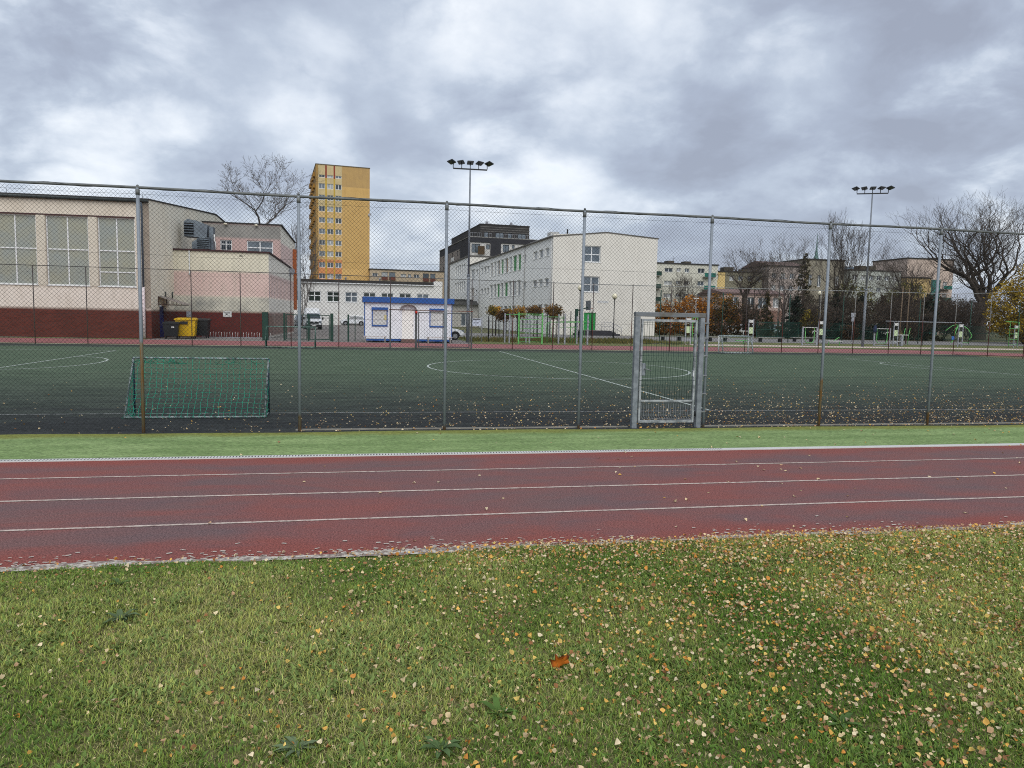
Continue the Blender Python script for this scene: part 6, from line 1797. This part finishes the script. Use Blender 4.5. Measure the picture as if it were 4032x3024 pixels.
def pillar(t, x, y, rz=0):
    e = MB()
    for dx in (-.27, .20): MB().rbox(x + dx, x + dx + .08, y - .04, y + .04, 0, 2.3, .01).build('post', pgrey_m, t)
    MB().rbox(x - .19, x + .20, y - .03, y + .03, 1.98, 2.24, .01).build('head_panel', white_m, t)
    MB().rbox(x - .19, x + .20, y - .03, y + .03, .98, 1.55, .01).build('sign_panel', pan_g, t)
    MB().rbox(x - .19, x + .20, y - .03, y + .03, .32, .44, .01).build('cross_bar', pgrey_m, t)


def uframe(t, x0, x1, y):
    for x in (x0, x1): MB().rbox(x - .06, x + .06, y - .06, y + .06, 0, 1.72, .01).build('side_post', pgrey_m, t)
    MB().tube((x0, y, 1.66), (x1, y, 1.66), .03, n=7).build('top_bar', white_m, t); MB().tube((x0, y, .05), (x1, y, .05), .035, n=7).build('base_bar', pgrey_m, t)
    a, b_ = x0 + .28, x1 - .28
    MB().path([(a, y, 1.35), (a, y, .5), (a + .15, y, .28), (b_ - .15, y, .28), (b_, y, .5), (b_, y, 1.3)], .03, 7).build('swing_frame', lgreen_m, t)
    MB().path([(b_ - .2, y, 1.1), (b_ - .12, y, 1.32), (b_ + .05, y, 1.36), (b_ + .22, y, 1.28)], .035, 7).build('handle', white_m, t)
    for x in (a, b_): MB().tube((x, y, 1.3), (x, y, 1.66), .02, n=5).build('hanger', lgreen_m, t)


t = thing('exercise_machine', 'outdoor gym ladder with grey pillar and green rungs seen through the near gate', 'exercise machine', (27.4, 58.9, 0), 0, GG)
pillar(t, 0, 0)
for x in (.5, .95): MB().tube((x, .2, 0), (x, .2, 2.4), .03, n=6).build('ladder_post', lgreen_m, t)
for z in (.45, .95, 1.45, 1.9, 2.3): MB().tube((.5, .2, z), (.95, .2, z), .022, n=6).build('rung', lgreen_m, t)
t = thing('exercise_machine', 'outdoor gym pillar with white seat arm behind the white far goal', 'exercise machine', (34.7, 61.3, 0), 0, GG)
pillar(t, 0, 0); MB().tube((-1.15, 0, 1.2), (-.3, 0, 1.2), .04, n=6).build('seat_arm', white_m, t); MB().tube((-.75, 0, .8), (-.75, 0, 1.18), .03, n=6).build('seat_stem', white_m, t); MB().rbox(-1.3, .2, .1, .5, .3, .36, .01).build('foot_plate', lgreen_m, t); MB().tube((-.5, .3, 0), (-.5, .3, .3), .05, n=6).build('foot', lgreen_m, t)
t = thing('exercise_machine', 'outdoor gym swing frame and pillar at the left, with low bench board beside it', 'exercise machine', (41.4, 60.6, 0), 0, GG)
pillar(t, 0, 0); uframe(t, -1.95, -.48, -.15)
MB().rbox(.5, 2.0, -.5, -.1, .42, .48, .01).build('bench_board', white_m, t); MB().tube((1.2, -.3, .46), (1.75, -.3, .82), .03, n=6).build('foot_hook', lgreen_m, t)
for x in (.7, 1.8): MB().tube((x, -.3, 0), (x, -.3, .42), .04, n=6).build('leg', lgreen_m, t)
MB().tube((.4, -.05, 0), (.4, -.05, 1.5), .03, n=6).build('grip_pole', lgreen_m, t)
t = thing('exercise_machine', 'outdoor gym swing frame, pillar and twin handle stepper right of the floodlight mast', 'exercise machine', (50.9, 62.5, 0), 0, GG)
pillar(t, 0, 0); uframe(t, -2.75, -1.05, -.5)
MB().rbox(1.2, 1.42, .6, .9, 0, 1.05, .02).build('stepper_post', pgrey_m, t); MB().rbox(.6, 2.0, .6, .9, 1.05, 1.11, .01).build('table_bar', white_m, t)
for x in (1.55, 2.1): MB().path([(x - .1, .75, .1), (x, .75, 1.1), (x + .12, .75, 1.75)], .03, 6).build('handle', lgreen_m, t)
MB().tube((.3, .5, .45), (1.2, .7, .42), .035, n=6).build('step_bar', white_m, t)
t = thing('exercise_machine', 'outdoor gym pillar with wide green swing arms and a blue pad', 'exercise machine', (58.2, 62.4, 0), 0, GG)
pillar(t, 0, 0)
MB().path([(-.3, 0, 2.15), (-.75, -.1, 2.2), (-1.2, -.2, 2.1), (-2.0, -.3, 1.62)], .032, 6).build('swing_arm', lgreen_m, t)
MB().path([(-.35, 0, 2.1), (-.55, 0, 1.6), (-.75, 0, .95), (-.85, 0, .55), (-1.05, 0, .42)], .045, 6).build('swing_arm', lgreen_m, t)
MB().path([(.3, 0, 2.1), (.75, -.1, 1.8), (1.15, -.2, 1.2), (1.1, -.2, 1.0), (.85, -.2, .75)], .032, 6).build('swing_arm', lgreen_m, t)
MB().path([(-.4, 0, 1.95), (-.8, .1, 1.6)], .03, 6).build('swing_arm', lgreen_m, t)
MB().rbox(-1.05, -.72, -.12, -.02, .72, 1.06, .02).build('blue_pad', mat('blue pad', (62, 122, 196), (54, 108, 180), 4, .6), t)
MB().tube((.3, 0, .42), (.95, -.1, .42), .03, n=6).build('foot_rest', lgreen_m, t)
t = thing('exercise_machine', 'outdoor gym pillar with tall green ladder at the far right', 'exercise machine', (64.7, 62.3, 0), 0, GG)
pillar(t, 0, 0)
for x in (-.95, .12): MB().path([(x, -.1, 0), (x + .03, -.1, 2.45), (x - .1 if x < 0 else x + .02, -.1, 2.62)], .032, 6).build('ladder_post', lgreen_m, t)
for z in (.3, .85, 1.4, 1.95): MB().tube((-.95, -.1, z), (.12, -.1, z), .022, n=6).build('rung', lgreen_m, t)
MB().path([(-1.5, -.1, 2.66), (-.8, -.1, 2.62), (-.1, -.1, 2.6), (.12, -.1, 2.4)], .032, 6).build('top_bar', lgreen_m, t)
t = thing('jacket', 'dark blue jacket hung on the left post of the second swing frame', 'jacket', (48.12, 61.9, 0))
MB().loft([[(-.2, -.1, 1.28), (.16, -.1, 1.28), (.16, .05, 1.28), (-.2, .05, 1.28)], [(-.17, -.12, 1.6), (.12, -.12, 1.6), (.12, .08, 1.6), (-.17, .08, 1.6)], [(-.10, -.1, 1.85), (.09, -.1, 1.85), (.09, .08, 1.85), (-.10, .08, 1.85)], [(-.05, -.05, 2.0), (.05, -.05, 2.0), (.05, .05, 2.0), (-.05, .05, 2.0)]], 0, True, True).build('body', mat('navy cloth', (44, 56, 84), (36, 46, 70), 6, .9), t)
t = thing('barrier_rail', 'long thin pale rail at head height behind the fence near the big bare tree', 'rail', (51.3, 64.5, 0))
MB().tube((0, 0, 2.42), (8.9, 0, 2.42), .04, n=6).build('rail', pgrey_m, t)
for x in (.1, 4.4, 8.8): MB().tube((x, 0, 0), (x, 0, 2.4), .03, n=6).build('post', dark_m, t)

for x, y, h_, lab in ((57.5, 70.0, 6.3, 'left'), (58.6, 70.3, 6.2, 'right')):
    t = thing('wooden_pole', 'tall thin brown pole, %s one of a pair before the crooked bare tree' % lab, 'pole', (x, y, 0), 0, 'pair of brown poles')
    MB().tube((0, 0, 0), (.03, 0, h_), .07, .05, n=7).build('shaft', mat('brown pole wood', (122, 104, 84), (98, 84, 70), 4, .8) if 'brown pole wood' not in MATS else MATS['brown pole wood'], t)
    MB().tube((.03, 0, h_ + .002), (.03, 0, h_ + .06), .06, n=7).build('cap', dark_m, t)
t = thing('road_sign', 'grey back of a road sign on a thin post left of the floodlight mast', 'sign', (55.3, 75, 0))
MB().tube((0, 0, 0), (0, 0, 3.3), .03, n=6).build('post', pgrey_m, t); MB().rbox(-.3, .26, -.06, -.035, 2.9, 3.35, .005).build('sign_plate', pgrey_m, t); MB().rbox(-.22, .22, -.06, -.035, 2.36, 2.84, .005).build('sign_plate', pgrey_m, t)

for x0, x1, y, lab in ((29.0, 31.5, 68.9, 'leftmost, below the end wall corner'), (34.2, 36.6, 69.0, 'behind the near gate post'), (40.3, 43.3, 69.8, 'right of the white far goal'), (46.0, 48.8, 72.5, 'left of the first exercise frame')):
    t = thing('park_bench', 'low pale slab bench on dark legs by the footpath, %s' % lab, 'bench', (x0, y, 0), 0, 'slab benches along the footpath')
    MB().rbox(0, x1 - x0, -.25, .25, .40, .48, .01).build('seat', concrete_m, t)
    for x in (.25, x1 - x0 - .5): MB().box(x, x + .22, -.2, .2, 0, .398).build('leg', dark_m, t)

# green park fence and ball stop poles
t = thing('railing_fence', 'dark green bar railing running behind the outdoor gym along the park', 'fence', (0, 0, 0))
gpan = mat('park fence green', (22, 62, 54), (28, 70, 58), 1, .6)
x = 49.5
while x < 128:
    y = 86.0 + (x - 49.5) * .05
    MB().box(x - .04, x + .04, y - .04, y + .04, 0, 2.25).build('post', gpan, t)
    mb = MB()
    for i in range(22): xx = x + .15 + i * .135; mb.box(xx, xx + .03, y - .012, y + .012, .08, 2.15)
    for z in (.2, 1.1, 2.0): mb.box(x + .04, x + 3.06, y - .016, y + .016, z, z + .05)
    mb.build('railing_panel', gpan, t); x += 3.1
t = thing('ball_stop', 'thin dark green poles carrying a cable high above the footpath benches', 'ball stop fence', (0, 0, 0))
bp = [(28.6, 68), (35.8, 69), (44.05, 70.1), (50.3, 69.9), (60.9, 71.2), (68.4, 72.05), (76, 73)]
for x, y in bp: MB().tube((x, y, 0), (x, y, 5.0), .05, n=6).build('post', dgreen_m, t)
for z in (4.85, 1.9):
    mb = MB(); mb.path([(x, y, z) for x, y in bp], .012, 4); mb.build('cable', far_wire_m, t)
# ------------------------------------------------------------------ sky, sun, camera
SKYLOC = (2.3, 4.1, 0.0)
SUN_EL, SUN_AZ = R(44), R(184)     # azimuth clockwise from +Y: behind the camera
w = bpy.data.worlds.new('World'); S.world = w; w.use_nodes = True
nt = w.node_tree; bg = nt.nodes['Background']
tc = N(nt, 'ShaderNodeTexCoord').outputs['Generated']
nv = N(nt, 'ShaderNodeVectorMath', operation='NORMALIZE'); nt.links.new(tc, nv.inputs[0]); D = nv.outputs[0]
xyz = sep(nt, D)
zz = math_n(nt, 'ADD', math_n(nt, 'MAXIMUM', xyz[2], 0.0), 0.42)
cv = N(nt, 'ShaderNodeCombineXYZ')
nt.links.new(math_n(nt, 'DIVIDE', xyz[0], zz), cv.inputs[0]); nt.links.new(math_n(nt, 'DIVIDE', xyz[1], zz), cv.inputs[1])
cv.inputs[2].default_value = 0.37
P_ = cv.outputs[0]
mp = N(nt, 'ShaderNodeMapping'); mp.inputs['Location'].default_value = SKYLOC; nt.links.new(P_, mp.inputs['Vector'])
n1 = noise(nt, 1.9, 3, 0.45, mp.outputs[0], .2)
n2 = noise(nt, 5.2, 12, 0.55, mp.outputs[0], .25)
bil = math_n(nt, 'ABSOLUTE', math_n(nt, 'SUBTRACT', noise(nt, 3.4, 10, 0.55, mp.outputs[0], .1), 0.5))
n2c = math_n(nt, 'MINIMUM', math_n(nt, 'MAXIMUM', math_n(nt, 'ADD', math_n(nt, 'MULTIPLY', math_n(nt, 'SUBTRACT', n2, .5), 6.0), 1.0), 0.1), 1.9)
dens = math_n(nt, 'ADD', math_n(nt, 'MULTIPLY', n1, .62), math_n(nt, 'MULTIPLY', n2, .38))
dens = math_n(nt, 'ADD', dens, math_n(nt, 'MULTIPLY', math_n(nt, 'SUBTRACT', bil, .09), -.42))


def bump_at(az, el, tight, amp):
    """thinner or thicker cloud round a compass direction (az clockwise from +Y)"""
    global dens
    a, e = R(az), R(el)
    dn = N(nt, 'ShaderNodeVectorMath', operation='DOT_PRODUCT')
    dn.inputs[1].default_value = (math.sin(a) * math.cos(e), math.cos(a) * math.cos(e), math.sin(e))
    nt.links.new(D, dn.inputs[0])
    g_ = math_n(nt, 'POWER', math_n(nt, 'MAXIMUM', dn.outputs['Value'], 0.0), tight)
    g_ = math_n(nt, 'MULTIPLY', g_, n2c)
    dens = math_n(nt, 'ADD', dens, math_n(nt, 'MULTIPLY', g_, amp))


BUMPS = [(5.0, 24, 150, -.17), (-5.0, 14.3, 160, -.045), (-2.0, 11.0, 220, -.05), (3.5, 8.5, 200, -.06), (-17.5, 8.2, 400, -.075), (20, 20.5, 160, -.06),
         (32.0, 17.4, 420, -.05), (34.2, 15.2, 500, -.05), (16.0, 11.8, 320, -.055), (17, 4.0, 140, -.05), (31, 4.0, 200, -.03), (-9.5, 17, 200, -.035), (30, 10.0, 1200, -.06),
         (42, 17, 40, .06), (9.5, 15.0, 160, .05), (-21, 14.5, 90, .035), (25, 12.0, 140, .045), (-16, 23, 90, .03)]
for b_ in BUMPS: bump_at(*b_)
cl = ramp(nt, dens, [(0.22, lin((184, 214, 250))), (0.32, lin((210, 226, 246))), (0.385, lin((230, 235, 241))), (0.445, lin((206, 214, 225))), (0.50, lin((180, 190, 205))), (0.56, lin((163, 172, 189))), (0.66, lin((150, 157, 173)))])
sky = N(nt, 'ShaderNodeTexSky', sky_type='NISHITA'); sky.sun_disc = False
sky.sun_elevation = SUN_EL; sky.sun_rotation = SUN_AZ; sky.air_density = 1.0; sky.dust_density = 1.5
scl = N(nt, 'ShaderNodeVectorMath', operation='SCALE'); scl.inputs['Scale'].default_value = 10.0; nt.links.new(cl, scl.inputs[0])
mxs = mixc(nt, 0.90, sky.outputs[0], scl.outputs[0])
nt.links.new(mxs, bg.inputs['Color']); bg.inputs['Strength'].default_value = 0.122

sun = bpy.data.lights.new('Sun', 'SUN'); sun.energy = 2.35; sun.angle = R(60); sun.color = (1.0, .98, .95)
so = bpy.data.objects.new('Sun', sun); COL.objects.link(so)
sd = Vector((math.sin(SUN_AZ) * math.cos(SUN_EL), math.cos(SUN_AZ) * math.cos(SUN_EL), math.sin(SUN_EL)))
so.rotation_euler = sd.to_track_quat('Z', 'Y').to_euler(); so.location = (0, -20, 40)

cam = bpy.data.cameras.new('Camera'); co = bpy.data.objects.new('Camera', cam); COL.objects.link(co)
yaw, pitch, roll = R(11.4284), R(5.27554), R(1.21594)
fw = Vector((math.sin(yaw) * math.cos(pitch), math.cos(yaw) * math.cos(pitch), -math.sin(pitch)))
r0 = Vector((math.cos(yaw), -math.sin(yaw), 0)); d0 = fw.cross(r0)
ri = r0 * math.cos(roll) - d0 * math.sin(roll); dn = r0 * math.sin(roll) + d0 * math.cos(roll)
M = Matrix(((ri.x, -dn.x, -fw.x, 0), (ri.y, -dn.y, -fw.y, 0), (ri.z, -dn.z, -fw.z, 2.04), (0, 0, 0, 1)))
co.matrix_world = M
cam.sensor_fit = 'HORIZONTAL'; cam.sensor_width = 36.0; cam.lens = 2856.15 / 4032 * 36.0
cam.clip_start = 0.05; cam.clip_end = 5000
S.camera = co
S.view_settings.view_transform = 'Standard'; S.view_settings.look = 'None'; S.view_settings.exposure = 0; S.view_settings.gamma = 1
S.render.engine = 'CYCLES'
S.cycles.max_bounces = 6; S.cycles.diffuse_bounces = 3; S.cycles.glossy_bounces = 2; S.cycles.transmission_bounces = 3
S.cycles.use_denoising = False
S.cycles.pixel_filter_type = 'BLACKMAN_HARRIS'; S.cycles.filter_width = 1.05
